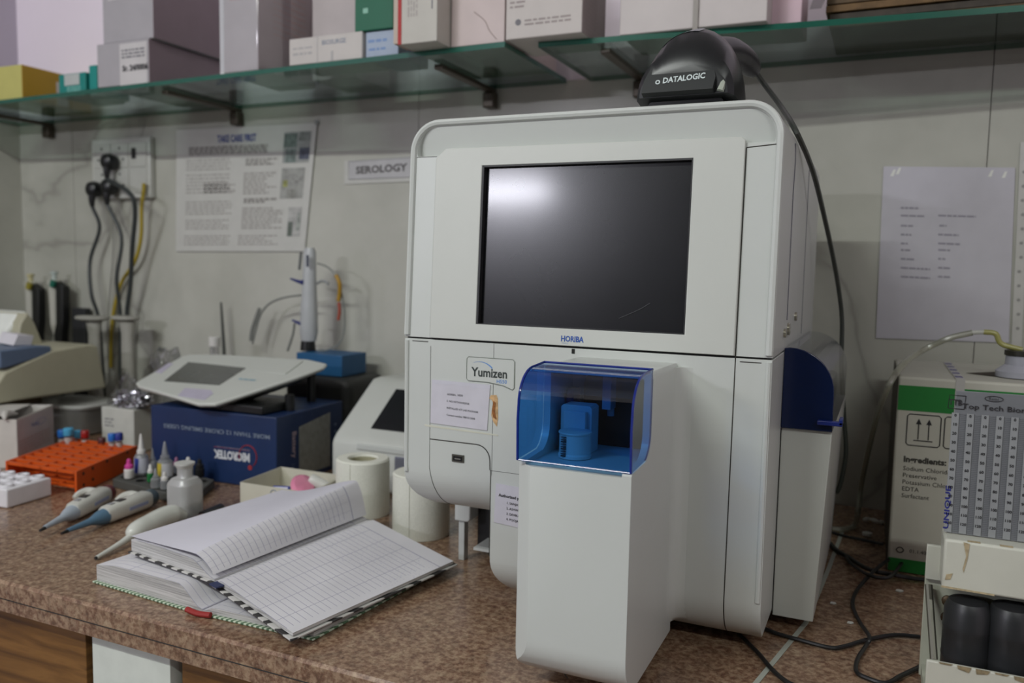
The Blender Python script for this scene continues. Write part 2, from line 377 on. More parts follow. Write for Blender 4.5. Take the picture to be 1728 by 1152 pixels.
# ================================================================== BLOOD ANALYSER
MF = .976; MB = 1.50; MX0 = -.603; MX1 = -.116; ZS = .3615
an = thing('blood_analyzer', 'big white benchtop blood analyser with dark touch screen and blue tinted sample window', 'analyzer', (-.36, 1.24, 0))
# lower housing: two sections with different bottoms
oL = [(MX0, ZS-.0012), (MX0, .175)]+arc(MX0+.050, .169, .050, 180, 270, 10)[1:]+[(-.466, .119), (-.466, ZS-.0012)]
sL = [(MB, ZS), (MF, ZS)]+arc(MF+.065, .184, .065, 180, 270, 10)+[(MB, .119)]
oR = [(-.468, ZS-.0012)]+arc(-.468+.052, .066, .052, 180, 270, 10)+arc(MX1-.012, .026, .012, 270, 360, 5)+[(MX1, ZS-.0012)]
sR = [(MB, ZS), (MF, ZS)]+arc(MF+.060, .074, .060, 180, 270, 10)+[(MB, .014)]
lb = boolean(prism(NB(), oL, 'y', .9, 1.6), prism(NB(), sL, 'x', -.8, 0), 'INTERSECT')
merge(lb, boolean(prism(NB(), oR, 'y', .9, 1.6), prism(NB(), sR, 'x', -.8, 0), 'INTERSECT'))
part('lower_housing', an, lb, WHITE, bevel=.004, sharp=40)
# upper housing, front leaning back a little
TZ = .655; LEAN = .016
def fy(z): return MF+LEAN*(z-ZS)/(TZ-ZS)
oU = [(MX0, ZS+.0012)]+arc(MX0+.042, TZ-.042, .042, 180, 90, 10)+arc(MX1-.042, TZ-.042, .042, 90, 0, 10)+[(MX1, ZS+.0012)]
sU = [(MF, ZS), (MB, ZS), (MB, TZ+.01), (fy(TZ+.01), TZ+.01)]
uu = boolean(prism(NB(), oU, 'y', .9, 1.6), prism(NB(), sU, 'x', -.8, 0), 'INTERSECT')
k = atan2(LEAN, TZ-ZS); MP = Matrix.Translation((0, MF, ZS)) @ Matrix.Rotation(-k, 4, 'X') @ Matrix.Translation((0, -MF, -ZS))
S0, S1, SZ0, SZ1 = -.4925, -.2170, .3845, .5915
cut = bx(NB(), S0, S1, MF-.02, MF+.008, SZ0, SZ1); cut.transform(MP); uu = boolean(uu, cut, 'DIFFERENCE')
inn_ = [(MX0+.010, .6068)]+arc(MX0+.042, TZ-.042, .033, 180, 90, 10)+arc(MX1-.042, TZ-.042, .033, 90, 0, 10)+[(MX1-.010, .6068)]
wedge = boolean(prism(NB(), inn_, 'y', .9, 1.1), prism(NB(), [(.95, .6), (fy(.606)+.011, .6), (fy(.606)+.011, .6068), (fy(.646)+.0004, .6462), (.95, .6462)], 'x', -.8, 0), 'INTERSECT')
uu = boolean(uu, wedge, 'DIFFERENCE')
part('upper_housing', an, uu, WHITE, bevel=.003, sharp=40)
part('housing_gap', an, bx(NB(), MX0+.003, MX1-.003, MF+.003, MB-.003, ZS-.002, ZS+.002), SEAMB)
# raised rounded rim around the front
def off(pts, d):
    cx = (MX0+MX1)/2; return [(x+(d if x < cx else -d)*1.0, z-(d if z > TZ-.05 else 0)) for x, z in pts]
rim = NB(); path = [Vector((x, fy(z)-.0005, z)) for x, z in [(MX0+.004, ZS+.004)]+arc(MX0+.042, TZ-.042, .038, 180, 90, 10)+arc(MX1-.042, TZ-.042, .038, 90, 0, 10)+[(MX1-.004, ZS+.004)]]
tube(rim, path, .0045, 8, smooth=False)
tube(rim, [Vector((MX0+.004, MF-.0002, ZS-.004)), Vector((MX0+.004, MF+.0008, .175))], .0034, 8, smooth=False)
tube(rim, [Vector((MX1-.004, MF+.0008, ZS-.004)), Vector((MX1-.004, MF+.0008, .075))], .0034, 8, smooth=False)
part('front_rim', an, rim, WHITE)
# screen panel (raised), following the lean
PX0, PX1, PZ1 = -.562, -.158, .6135
pn = boolean(prism(NB(), [(PX0, ZS+.0016), (PX1, ZS+.0016), (PX1, PZ1-.004), (PX1-.004, PZ1), (PX0+.014, PZ1+.002), (PX0, PZ1-.010)], 'y', MF-.0045, MF+.02), bx(NB(), S0, S1, MF-.02, MF+.008, SZ0, SZ1), 'DIFFERENCE')
pn.transform(MP); part('screen_panel', an, pn, WHITE2, bevel=.0012)
def screen_mat():
    m, nt, tc, b = base('lcd_screen'); b.inputs['Base Color'].default_value = lin((14, 15, 19))+(1,); b.inputs['Specular IOR Level'].default_value = .5
    b.inputs['Roughness'].default_value = .30; b.inputs['Coat Weight'].default_value = .42; b.inputs['Coat Roughness'].default_value = .13
    nz = noise(nt, tc.outputs['Object'], 14, 4); mr = nt.nodes.new('ShaderNodeMapRange'); mr.inputs[3].default_value = .25; mr.inputs[4].default_value = .29
    nt.links.new(nz.outputs['Fac'], mr.inputs[0]); nt.links.new(mr.outputs[0], b.inputs['Roughness']); return m
s = bx(NB(), S0-.002, S1+.002, MF+.004, MF+.007, SZ0-.002, SZ1+.002); s.transform(MP @ Matrix.Identity(4))
scr = part('touch_screen', an, s, screen_mat())
fr = NB()
for a in ((S0, S0+.003, SZ0, SZ1), (S1-.0012, S1, SZ0, SZ1), (S0, S1, SZ1-.0022, SZ1), (S0, S1, SZ0, SZ0+.0012)): bx(fr, a[0], a[1], MF-.0042, MF+.0039, a[2], a[3])
fr.transform(MP); part('screen_gasket', an, fr, DARK)
sm = NB(); tube(sm, [MP @ Vector((-.300, MF+.0035, .400)), MP @ Vector((-.275, MF+.0035, .412)), MP @ Vector((-.262, MF+.0035, .420))], .0005, 5)
part('screen_scratch', an, sm, mat('scratch', (70, 71, 74), .6))
# seams
def seam(pts, r=.0007): part('panel_seam', an, tube(NB(), pts, r, 5, smooth=False), SEAM)
seam([(MX0+.008, fy(.606)+.0002, .606), (PX0-.001, fy(.606)+.0002, .606)], .0005)
seam([(PX1+.001, fy(.602)+.0002, .6015), (MX1-.008, fy(.602)+.0002, .604)], .0007)
seam([(PX1+.0008, MF-.0002, ZS), (PX1+.0008, fy(.60)-.0002, .601)], .0006)
seam([(PX1+.0008, MF+.0001, ZS), (PX1-.0005, MF+.0001, .074)]+[(PX1-.0005, y, z) for y, z in arc(MF+.060, .074, .0600, 180, 250, 8)], .0007)
seam([(PX0, MF+.0001, ZS-.01), (PX0, MF+.0001, .184)]+[(PX0+.012*i/8, y, z) for i, (y, z) in enumerate(arc(MF+.065, .184, .0652, 180, 255, 8))], .0004)
seam([(MX0+.012, MF, ZS-.0045), (PX0-.004, MF, ZS-.0045)], .0006); seam([(PX1+.006, MF, ZS-.005), (MX1-.012, MF, ZS-.005)], .0006)
dr = [(PX0, MF, .2235), (-.490, MF, .2235)]+[(x, MF, z) for x, z in arc(-.490, .2035, .020, 90, 0, 6)]+[(-.4695, MF, .191)]
seam(dr, .0008); seam([(-.4685, MF, .191), (-.4685, MF, .074)], .0006); seam([(-.4685, MF, .1905), (-.352, MF, .1905)], .0003)
nt_ = NB(); bx(nt_, -.3585, -.3545, MF-.0006, MF+.002, .3535, .3595); part('latch_notch', an, nt_, SEAMB)
# usb port, badge, labels
ub = NB(); bx(ub, -.5265, -.5085, MF-.0015, MF+.001, .1965, .2065, 0); bx(ub, -.5243, -.5107, MF-.0019, MF+.001, .1985, .2045, 1); bx(ub, -.522, -.513, MF-.0021, MF, .2002, .2018, 2)
part('usb_port', an, ub, [mat('dark_metal_frame', (96, 94, 86), .35, .6), BLACK, mat('usb_grey', (120, 118, 112), .5)])
bd = NB(); bp = [(-.5035, .3405), (-.4390, .3405), (-.4365, .338), (-.4365, .3035), (-.439, .301), (-.452, .3055), (-.475, .3085), (-.5035, .3085), (-.506, .311), (-.506, .338)]
path = [Vector((x, MF-.0007, z)) for x, z in bp]; path.append(path[0]); prism(bd, bp, 'y', MF-.0008, MF+.0005, 0); tube(bd, path, .0005, 5, mi=1, smooth=False)
text(bd, 'Yumizen', (-.4985, MF-.0008, .3155), .0165, bold=.025, mi=2, wid=.0525)
text(bd, 'H550', (-.4620, MF-.0008, .3085), .0068, bold=.01, mi=3)
sw = arc(-.486, .309, .0265, 112, 48, 10, .0262)
for i in range(10):
    w1 = .0003+.0022*(i/10)**2; w2 = .0003+.0022*((i+1)/10)**2
    quad(bd, [(sw[i][0], MF-.0011, sw[i][1]), (sw[i+1][0], MF-.0011, sw[i+1][1]), (sw[i+1][0], MF-.0011, sw[i+1][1]-w2), (sw[i][0], MF-.0011, sw[i][1]-w1)][::-1], 3)
part('name_badge', an, bd, [WHITE, mat('badge_line', (110, 118, 108), .5), mat('badge_text', (52, 58, 56), .5), mat('badge_blue', (92, 140, 205), .5)])
hb = NB(); text(hb, 'HORIBA', (0, 0, 0), .0098, bold=.03, wid=.030)
hb.transform(MP @ Matrix.Translation((-.3720, MF-.0046, .3685))); text(hb, 'Medical', MP @ Vector((-.3705, MF-.0046, .3655)), .0028, mi=1)
part('maker_logo', an, hb, [BLUEINK, mat('pale_blue_ink', (170, 190, 215), .5)])
# taped label with its old glue patch
lb = NB(); pts = [(-.5590, .3058), (-.4710, .3050), (-.4745, .2440), (-.5610, .2460)]
prism(lb, pts[::-1], 'y', MF-.0012, MF-.0002, 0)
rr = random.Random(3)
top = [(-.5590+.088*i/14, .3058-.0008*i/14-(.0035+rr.random()*.0035)) for i in range(15)]
prism(lb, [(-.5590, .3060)]+[(-.4710, .3052)]+top[::-1], 'y', MF-.0014, MF-.0004, 2)
text(lb, 'HORIBA,  H550', (-.5350, MF-.0013, .2865), .0036, mi=1, bold=.02)
for i, (st, z) in enumerate([('S. NO:107YAXH02938', .2775), ('INSTALLED AT LAB POONAM', .268), ('Contact number 9881512008', .2585)]): text(lb, st, (-.5355, MF-.0013, z), .0036, ux=(1, 0, -.04), mi=1, bold=.02)
part('taped_label', an, lb, [PAPER, INKG, mat('clear_tape', (206, 204, 214), .2)])
gl = NB(); prism(gl, [(-.570, .243), (-.4585, .240), (-.4585, .238), (-.570, .2405)], 'y', MF-.0004, MF+.0001, 0)
prism(gl, [(-.4700, .2915), (-.4620, .2925), (-.4600, .288), (-.4590, .262), (-.4605, .2505), (-.4655, .256), (-.4690, .265), (-.4680, .274), (-.4665, .282), (-.4690, .2855), (-.4725, .287)], 'y', MF-.0005, MF+.0001, 1)
prism(gl, [(-.4660, .2845), (-.4625, .282), (-.4635, .270), (-.4610, .260), (-.4655, .262), (-.4680, .270), (-.4665, .280)], 'y', MF-.0008, MF+.0001, 2)
part('old_tape_residue', an, gl, [mat('glue_patch', (206, 205, 190), .4), mat('yellowed_glue', (196, 160, 116), .5, var=.25, scale=180), mat('brown_glue', (142, 88, 40), .5, var=.3, scale=250)])
lb2 = NB(); prism(lb2, [(-.4600, .1745), (-.3560, .1705), (-.3560, .1150), (-.4620, .1215)], 'y', MF-.0010, MF-.0002, 0)
text(lb2, 'Authorized person', (-.4555, MF-.0011, .1580), .0055, ux=(1, 0, -.05), mi=1, bold=.03)
for i, st in enumerate(['1. SANJAY', '2. ASHWINI', '3. DEVIKA', '4. POOJA']): text(lb2, st, (-.4440, MF-.0011, .1490-.0073*i), .0044, ux=(1, 0, -.05), mi=1, bold=.01)
part('staff_label', an, lb2, [PAPER, INK])
pm = NB(); text(pm, 'A.', (-.3625, MF-.0006, .186), .006, bold=.03); part('pen_mark', an, pm, mat('pen_blue', (50, 60, 150), .5))
# sampling arm with its compartment
AX0, AX1, AF, AB = -.3510, -.2235, .790, .985
arm_side = [(AB, .350), (.863, .3515), (.863, .285)]+arc(.835, .285, .028, 0, -70, 5)+[(.792, .2560), (.790, .254), (.790, .062)]+arc(.835, .062, .045, 180, 270, 9)+[(AB, .017)]
arm_out = [(AX0, .30)]+arc(AX0+.028, .045, .028, 180, 265, 6)+[(AX0+.03, .015)]+[(AX1, .015)]+arc(AX1-.010, .3435, .010, 0, 90, 4)+arc(AX0+.012, .3415, .012, 90, 180, 4)
# plan view chamfer down the left front edge
plan = [(AX0, AB), (AX0, AF+.012), (AX0+.018, AF), (AX1, AF), (AX1, AB)]
ab = boolean(prism(NB(), arm_side, 'x', -.5, 0), prism(NB(), arm_out, 'y', .6, 1.1), 'INTERSECT')
ab = boolean(ab, prism(NB(), plan, 'z', -.1, .5), 'INTERSECT')
ab = boolean(ab, bx(NB(), AX0+.010, AX1-.010, .70, .935, .2520, .3430), 'DIFFERENCE')
part('sampling_arm', an, ab, WHITE, bevel=.0035, sharp=40)
fl = NB()   # soft fillet where the arm meets the body on its right
FR = .020; fp = [(AX1-.001, MF+.001)]+[(AX1-.0003, MF-FR)]+[(AX1+FR-FR*cos(radians(a)), MF-FR+FR*sin(radians(a))) for a in (10, 22, 34, 46, 58, 70, 80)]+[(AX1+FR, MF+.0004), (AX1+FR, MF+.001)]
rings = []
for z in [.030, .036, .044, .054, .064, .074, .20, .346]:
    dy = 0 if z >= .074 else .060-sqrt(.060**2-(.074-z)**2)
    rings.append([Vector((x, y+dy, z)) for x, y in fp])
loft(fl, rings); part('arm_fillet', an, fl, WHITE, sharp=60)
# compartment contents
part('needle_recess', an, (lambda b: prism(b, arc(-.263, .325, .012, 0, 90, 4)+arc(-.312, .325, .012, 90, 180, 4)+[(-.324, .25251), (-.251, .25251)], 'y', .928, .9348))(NB()), BLACK)
ps = NB(); bx(ps, -.3385, -.3290, .905, .930, .2530, .3200); part('side_block', an, ps, mat('dark_blue_block', (40, 60, 110), .4), bevel=.002)
nd = NB(); bx(nd, -.2920, -.2820, .900, .920, .30, .343); lathe(nd, [(.004, 0), (.004, .02), (.0015, .022), (.0015, .040)], (-.287, .918, .290)); part('needle_guide', an, nd, mat('grey_needle_guide', (150, 155, 160), .4))
hd = NB(); prism(hd, [(-.3330, .2525), (-.2960, .2525), (-.2960, .3035), (-.299, .3060), (-.330, .3060), (-.333, .3035)], 'y', .876, .901, 0)
bx(hd, -.3270, -.3010, .8690, .8755, .2530, .3000, 0)
lathe(hd, [(.0185, 0), (.0185, .004), (.0175, .005), (.0175, .026), (.0185, .027), (.0185, .029)], (-.3065, .8525, .2525), 28, 0)
for i in range(9): bx(hd, -.3165, -.3105, .8338, .8362, .2555+.0026*i, .2555+.0026*i+(.0012 if i % 3 else .0018), 1)
part('tube_holder', an, hd, [WHITE2, BLACK], bevel=.001)
# blue tinted cover
BLUE = mat('blue_clear_plastic', (52, 120, 210), .06, spec=.6, trans=((124, 182, 230), .01)); BLUEE = mat('blue_plastic_edge', (14, 40, 128), .12, spec=.6)
prof = [(.7915, .2570), (.7900, .300)]+arc(.828, .3160, .0365, 180, 96, 9)+[(.8625, .3545)]
cv = NB(); inn = [(y+.002*(1 if i < 4 else .6), z-(.0022 if i > 6 else .0008*i/6)) for i, (y, z) in enumerate(prof)]
def chamfer_x(y): return AX0+max(0, (AF+.012-y))*1.1
a_, b_ = AX0+.0015, AX1-.0005
for i in range(len(prof)-1):
    quad(cv, [(a_, *prof[i]), (b_, *prof[i]), (b_, *prof[i+1]), (a_, *prof[i+1])])
sidep = prof+[(.8625, .2860)]+[(y-.0003, z+.001) for y, z in arc(.835, .285, .028, 0, -70, 5)]
for i in range(5, len(prof)-1): quad(cv, [(a_, prof[i][0]+.002, prof[i][1]-.0022), (b_, prof[i][0]+.002, prof[i][1]-.0022), (b_, prof[i+1][0]+.002, prof[i+1][1]-.0022), (a_, prof[i+1][0]+.002, prof[i+1][1]-.0022)])
for x in (a_, b_): f = cv.faces.new([cv.verts.new((x, y, z)) for y, z in sidep])
bmesh.ops.recalc_face_normals(cv, faces=cv.faces)
co = part('blue_cover', an, cv, BLUE, label='blue tinted curved window'); 
ce = NB()
for x in (a_+.0008, b_-.0008): tube(ce, [(x, y, z) for y, z in prof], .0014, 6, smooth=False)
tube(ce, [(b_-.0008, y, z) for y, z in sidep[len(prof)-1:]], .0008, 6, smooth=False)
tube(ce, [(a_, .7915, .2572), (b_, .7915, .2572)], .0009, 6, smooth=False)
tube(ce, [(a_+.001, .8618, .3545), (b_, .8618, .3545)], .0014, 6, smooth=False)
part('cover_edge', co, ce, BLUEE)
wt = NB(); text(wt, 'Open Cover', (-.330, .905, .3517), .004, ux=(1, 0, 0), uy=(0, 1, 0)); part('arm_print', an, wt, mat('pale_blue_ink2', (150, 165, 190), .5))
# mid column face line under the arm, scuffs
sc2 = NB(); tube(sc2, [YP(950, 1132, .812), YP(955, 1140, .815), YP(958, 1144, .817)], .0008, 5); part('scuff', an, sc2, SEAM)
# underside carriage and legs
ft = NB(); prism(ft, [(-.5990, .1185), (-.468, .1185), (-.468, .094), (-.568, .094), (-.572, .090), (-.572, .068), (-.576, .064), (-.5990, .064)], 'y', 1.120, 1.150)
part('leg_bracket', an, ft, LEG, bevel=.002)
for x, y in ((-.589, 1.132), (-.589, 1.44)): part('leg', an, bx(NB(), x-.0050, x+.0050, y-.007, y+.007, 0, .064 if y < 1.3 else .118), LEG, bevel=.001)
ug = NB(); bx(ug, -.574, -.470, 1.152, 1.42, .014, .1175, 0); bx(ug, -.555, -.470, 1.100, 1.151, .030, .034, 1); bx(ug, -.500, -.470, 1.105, 1.13, .0, .029, 0)
part('underside_tray', an, ug, [DARK, LEG])
for x, y in ((-.44, 1.08), (-.16, 1.08), (-.44, 1.45), (-.16, 1.45)): part('rubber_foot', an, lathe(NB(), [(.016, 0), (.018, .0145)], (x, y, 0), 20), BLACK)
# reagent tower on the right flank
Tz0, Tz1 = .016, .2635
tw = NB(); prism(tw, [(-.1155, Tz0), (-.0655, Tz0), (-.0545, Tz1), (-.1155, Tz1)], 'y', 1.094, 1.44)
part('reagent_tower', an, tw, WHITE2, bevel=.0012)
part('side_gap', an, bx(NB(), -.1162, -.1150, 1.0925, 1.40, .02, .262), SEAMB)
DB = mat('dark_blue_plastic', (8, 26, 66), .16, spec=.6); CB2 = mat('grey_blue_clear_plastic', (90, 100, 160), .15, trans=((196, 200, 214), .03))
tp = [(-.1155, .2640), (-.1155, .3655)]+arc(-.1090, .3120, .0545, 90, 0, 10)+[(-.0545, .2640)]
part('tower_cover_front', an, prism(NB(), tp, 'y', 1.088, 1.092), DB, bevel=.001)
sh = NB(); oq = tp[1:]
for i in range(len(oq)-1): quad(sh, [(oq[i][0], 1.092, oq[i][1]), (oq[i+1][0], 1.092, oq[i+1][1]), (oq[i+1][0], 1.42, oq[i+1][1]), (oq[i][0], 1.42, oq[i][1])])
so = part('tower_cover_shell', an, sh, CB2)
part('tower_bottle', an, (lambda b: (bx(b, -.108, -.066, 1.11, 1.38, .2645, .31)))(NB()), mat('navy_bottle', (24, 32, 66), .4), bevel=.006)
lt = NB(); bx(lt, -.0720, -.0425, 1.078, 1.0875, .2735, .2790); bx(lt, -.047, -.0425, 1.078, 1.10, .2745, .2825); part('cover_latch', an, lt, mat('blue_latch', (26, 40, 110), .3), bevel=.001)
for (y, z, r) in ((1.075, .385, .0055), (1.115, .388, .008), (1.20, .400, .006)):
    sc3 = lathe(NB(), [(r, 0), (r, .003), (r*.5, .0035), (0, .0035)], (0, 0, 0), 16, M=Matrix.Translation((MX1, y, z)) @ Matrix.Rotation(radians(90), 4, 'Y'))
    part('side_screw', an, sc3, mat('nickel_screw', (190, 186, 170), .25, .9))
ss = NB(); tube(ss, [(MX1+.0002, 1.10, .62), (MX1+.0002, 1.108, .60), (MX1+.0002, 1.10, .56), (MX1+.0002, 1.10, .40)], .0010, 5, smooth=False); part('side_cable_trace', an, ss, mat('grey_gap', (110, 110, 118), .5)); part('side_panel_seam', an, bx(NB(), MX1, MX1+.0006, 1.30, 1.303, .37, .61), MATS['grey_gap'])

# ------------------------------------------------------------------ barcode scanner on top of the analyser
SZT = TZ+.0008
sn = thing('barcode_scanner', 'black handheld barcode scanner lying face down on top of the white analyser', 'barcode scanner', (-.235, 1.06, SZT))
def sec(y, xc, hw, z0, h, n=20, p=2.3, sk=0.0):
    pts = []
    for i in range(n+1):
        a = pi*i/n; cx = cos(a); sx = sin(a)
        x = (abs(cx)**(2/p))*(1 if cx > 0 else -1)*hw; z = (abs(sx)**(2/p))*h
        pts.append(Vector((xc+x+sk*z, y, z0+z)))
    return pts
h0 = NB(); xc = -.236
SEC = [(1.004, xc-.001, .0530, SZT+.012, .036, 2.3), (1.010, xc, .0585, SZT+.010, .058, 2.2), (1.028, xc+.002, .0600, SZT+.006, .086, 2.05), (1.052, xc+.006, .0580, SZT+.003, .098, 2.0), (1.082, xc+.011, .050, SZT+.003, .100, 2.0), (1.112, xc+.016, .036, SZT+.012, .088, 2), (1.138, xc+.019, .02, SZT+.030, .060, 2)]
loft(h0, [sec(s_[0], s_[1], s_[2], s_[3], s_[4], p=s_[5]) for s_ in SEC])
def hsurf(y, a, o=.0008):
    for s0, s1 in zip(SEC, SEC[1:]):
        if s0[0] <= y <= s1[0]: break
    k_ = (y-s0[0])/(s1[0]-s0[0]); v_ = [u*(1-k_)+w2*k_ for u, w2 in zip(s0, s1)]; c_, n_ = cos(radians(a)), sin(radians(a))
    return Vector((v_[1]+(abs(c_)**(2/v_[5]))*(1 if c_ > 0 else -1)*(v_[2]+o), y, v_[3]+(abs(n_)**(2/v_[5]))*(v_[4]+o)))
part('head', sn, h0, mat('scanner_black', (24, 26, 28), .32, spec=.5))
bs = NB(); loft(bs, [sec(1.016, xc, .046, SZT, .012, p=4), sec(1.05, xc+.002, .052, SZT, .014, p=4), sec(1.10, xc+.006, .044, SZT, .014, p=4)]); part('lower_shell', sn, bs, mat('scanner_lower_black', (8, 8, 10), .3))
# front face plate with the maker's mark, leaning back like the head
fpM = Matrix.Translation((xc-.001, 1.0015, SZT+.020)) @ Matrix.Rotation(radians(-21), 4, 'X')
fp = NB(); prism(fp, [(-.048, -.006), (.037, -.006), (.039, .010), (.035, .026), (.024, .041), (.008, .050), (-.012, .050), (-.028, .041), (-.041, .026), (-.047, .010)], 'y', -.0045, .012, 0)
text(fp, 'DATALOGIC', (-.0235, -.0047, .0055), .0105, ux=(1, 0, .06), bold=.03, mi=1, wid=.050)
prism(fp, [(x-.0295, z+.0075) for x, z in arc(0, 0, .0030, 0, 360, 12)[:-1]], 'y', -.0049, -.0044, 1); prism(fp, [(x-.0295, z+.0075) for x, z in arc(0, 0, .0015, 0, 360, 10)[:-1]], 'y', -.0052, -.0046, 0)
fp.transform(fpM); part('face_plate', sn, fp, [mat('scanner_face_black', (30, 33, 34), .42), mat('white_print', (205, 215, 215), .5)], bevel=.002)
gi = NB(); gr_ = []
for j_ in range(7):
    y_ = 1.0285+.022*j_/6; w_ = sin(pi*(.18+.82*(1-j_/6)/1.0)/2)
    gr_.append([hsurf(y_, 82+(44*w_)*i_/8) for i_ in range(9)])
for j_ in range(6):
    for i_ in range(8): gi.faces.new([gi.verts.new(p_) for p_ in (gr_[j_][i_], gr_[j_+1][i_], gr_[j_+1][i_+1], gr_[j_][i_+1])])
bmesh.ops.remove_doubles(gi, verts=gi.verts, dist=1e-5)
part('grey_insert', sn, gi, mat('scanner_grey', (134, 134, 142), .28))
tg = NB(); tube(tg, [(xc+.0435, 1.003, SZT+.014), (xc+.0465, 1.008, SZT+.028), (xc+.043, 1.015, SZT+.044), (xc+.034, 1.02, SZT+.060)], .0035, 8, rr=lambda t: .0044*(1-t*.75)); part('silver_trim', sn, tg, mat('silver_trim', (172, 178, 166), .25))
hn = NB(); P0 = Vector((xc+.018, 1.085, SZT+.080)); P3 = YP(1272, 116, 1.19); 
ring = []
for i in range(9):
    t = i/8; c = P0.lerp(P3, t)+Vector((0, 0, .010*sin(pi*t)))
    d = (P3-P0).normalized(); s = d.cross(Vector((0, 0, 1))).normalized(); u = s.cross(d)
    ra, rb = .017-.003*t, .019-.003*t
    if i == 8: ra *= .75; rb *= .75
    ring.append([c+s*cos(2*pi*j/16)*ra+u*sin(2*pi*j/16)*rb for j in range(16)])
loft(hn, ring); part('handle', sn, hn, mat('scanner_handle', (44, 44, 48), .35))
cc = NB(); pts = [YP(1276, 122, 1.192), YP(1292, 145, 1.21), YP(1318, 180, 1.19), YP(1345, 225, 1.13), YP(1372, 290, 1.22), YP(1392, 370, 1.33), YP(1407, 440, 1.40), YP(1417, 500, 1.445), YP(1421, 545, 1.46), YP(1420, 620, 1.462), YP(1424, 700, 1.462), YP(1427, 770, 1.465), YP(1412, 830, 1.475), YP(1398, 800, 1.485), YP(1399, 740, 1.487)]
tube(cc, pts, .0036, 8); solo('scanner_cable', cc, mat('scanner_cable', (62, 66, 62), .4), 'thick dark grey cable curving down from the barcode scanner handle behind the white analyser', 'cable')
# ================================================================== GLASS SHELF
def glass_mat():
    m, nt, tc, b = base('green_glass_face'); b = nt.nodes.new('ShaderNodeBsdfGlossy'); b.inputs[0].default_value = (.85, .92, .89, 1); b.inputs['Roughness'].default_value = .04
    tr = nt.nodes.new('ShaderNodeBsdfTransparent'); nz = noise(nt, tc.outputs['Object'], 3)
    nt.links.new(ramp(nt, nz.outputs['Fac'], [(.3, (206, 220, 214)), (.7, (216, 228, 222))]), tr.inputs[0])
    mx = nt.nodes.new('ShaderNodeMixShader'); lw = nt.nodes.new('ShaderNodeLayerWeight'); pw = nt.nodes.new('ShaderNodeMath'); pw.operation = 'POWER'; pw.inputs[1].default_value = 4; nt.links.new(lw.outputs['Facing'], pw.inputs[0]); fr = nt.nodes.new('ShaderNodeMath'); fr.operation = 'MULTIPLY_ADD'; fr.inputs[1].default_value = .7; fr.inputs[2].default_value = .04; nt.links.new(pw.outputs[0], fr.inputs[0])
    nt.links.new(fr.outputs[0], mx.inputs[0]); nt.links.new(tr.outputs[0], mx.inputs[1]); nt.links.new(b.outputs[0], mx.inputs[2]); nt.links.new(mx.outputs[0], nt.nodes['Material Output'].inputs[0]); return m
GLASS = glass_mat(); GEDGE = mat('green_glass_edge', (30, 92, 76), .15, spec=.7, var=.1, scale=6)
SH = .876; SB = .866
def pane(nm, pts, label):
    b = NB(); prism(b, pts, 'z', SB, SH, 1)
    for f in b.faces:
        if abs(f.normal.z) > .9: f.material_index = 0
    return solo(nm, b, [GLASS, GEDGE], label, 'shelf', sharp=20)
WS = WY-.0015
pane('glass_shelf', [(XL+.01, 1.500), (-1.60, 1.462), (-.673, 1.430), (-.673, WS), (XL+.01, WS)], 'long green edged glass shelf pane above the poster and socket board')
pane('glass_shelf', [(-.616, 1.455), (.30, 1.528), (1.2, 1.56), (1.2, WS), (-.616, WS)], 'green edged glass shelf pane behind the barcode scanner, right of the gap')
BRK = mat('dark_bronze_bracket', (84, 76, 66), .4, .4)
def bracket(px, py, lab, fr=1.50, h=.035):
    X = YP(px, py, WY)[0]; t = thing('shelf_bracket', lab, 'bracket', (X, WY-.02, SB-.04), group='dark brackets under the glass shelf')
    part('arm', t, bx(NB(), X-.010, X+.010, fr, WY-.001, SB-.010, SB-.0006), BRK, bevel=.002)
    part('clip', t, bx(NB(), X-.014, X+.014, WY-.026, WY-.001, SB-h-.010, SB-.0105), BRK, bevel=.003)
bracket(832, 138, 'dark shelf bracket under the glass left of the gap, above the analyser left shoulder')
bracket(1085, 122, 'dark shelf bracket under the right glass pane just left of the barcode scanner')
bracket(405, 180, 'dark shelf bracket under the glass directly above the poster')
bracket(88, 205, 'dark shelf bracket under the glass left of the socket board, nearest the corner')
# ------------------------------------------------------------------ boxes on the shelf
def sbox(nm, label, cat, xl, xr, Yf, dep, top, m, z0=SH+.0006, mside=None, bev=.002, group=None, zt=None, build=None):
    a = YP(xl, 130, Yf)[0] if not isinstance(xl, tuple) else xl[0]; b_ = YP(xr, 130, Yf)[0] if not isinstance(xr, tuple) else xr[0]
    # the ray's x/y ratio drifts a little with height: use the shelf's own height
    def at(px):
        lo = None
        for y in range(-60, 200, 2):
            p = YP(px, y, Yf)
            if p.z <= z0+.002: return p.x
        return YP(px, 100, Yf).x
    if not isinstance(xl, tuple): a = at(xl)
    if not isinstance(xr, tuple): b_ = at(xr)
    zt = zt or YP((xr if not isinstance(xr, tuple) else 0), top, Yf).z
    t = thing(nm, label, cat, ((a+b_)/2, Yf+dep/2, z0), group=group)
    bm = bx(NB(), a, b_, Yf, Yf+dep, z0, zt)
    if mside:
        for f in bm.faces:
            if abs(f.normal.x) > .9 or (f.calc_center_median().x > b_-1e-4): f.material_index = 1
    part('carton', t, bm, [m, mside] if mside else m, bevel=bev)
    if build: build(t, a, b_, Yf, zt)
    return t, a, b_, zt
CW = lambda n, c: mat(n, c, .55, var=.03, scale=20)
def y1(t, a, b, Y, zt):
    q = NB(); bx(q, b, b+.0008, Y+.10, Y+.135, SH+.004, zt-.025); part('white_sticker', t, q, CW('sticker_white', (205, 196, 190)))
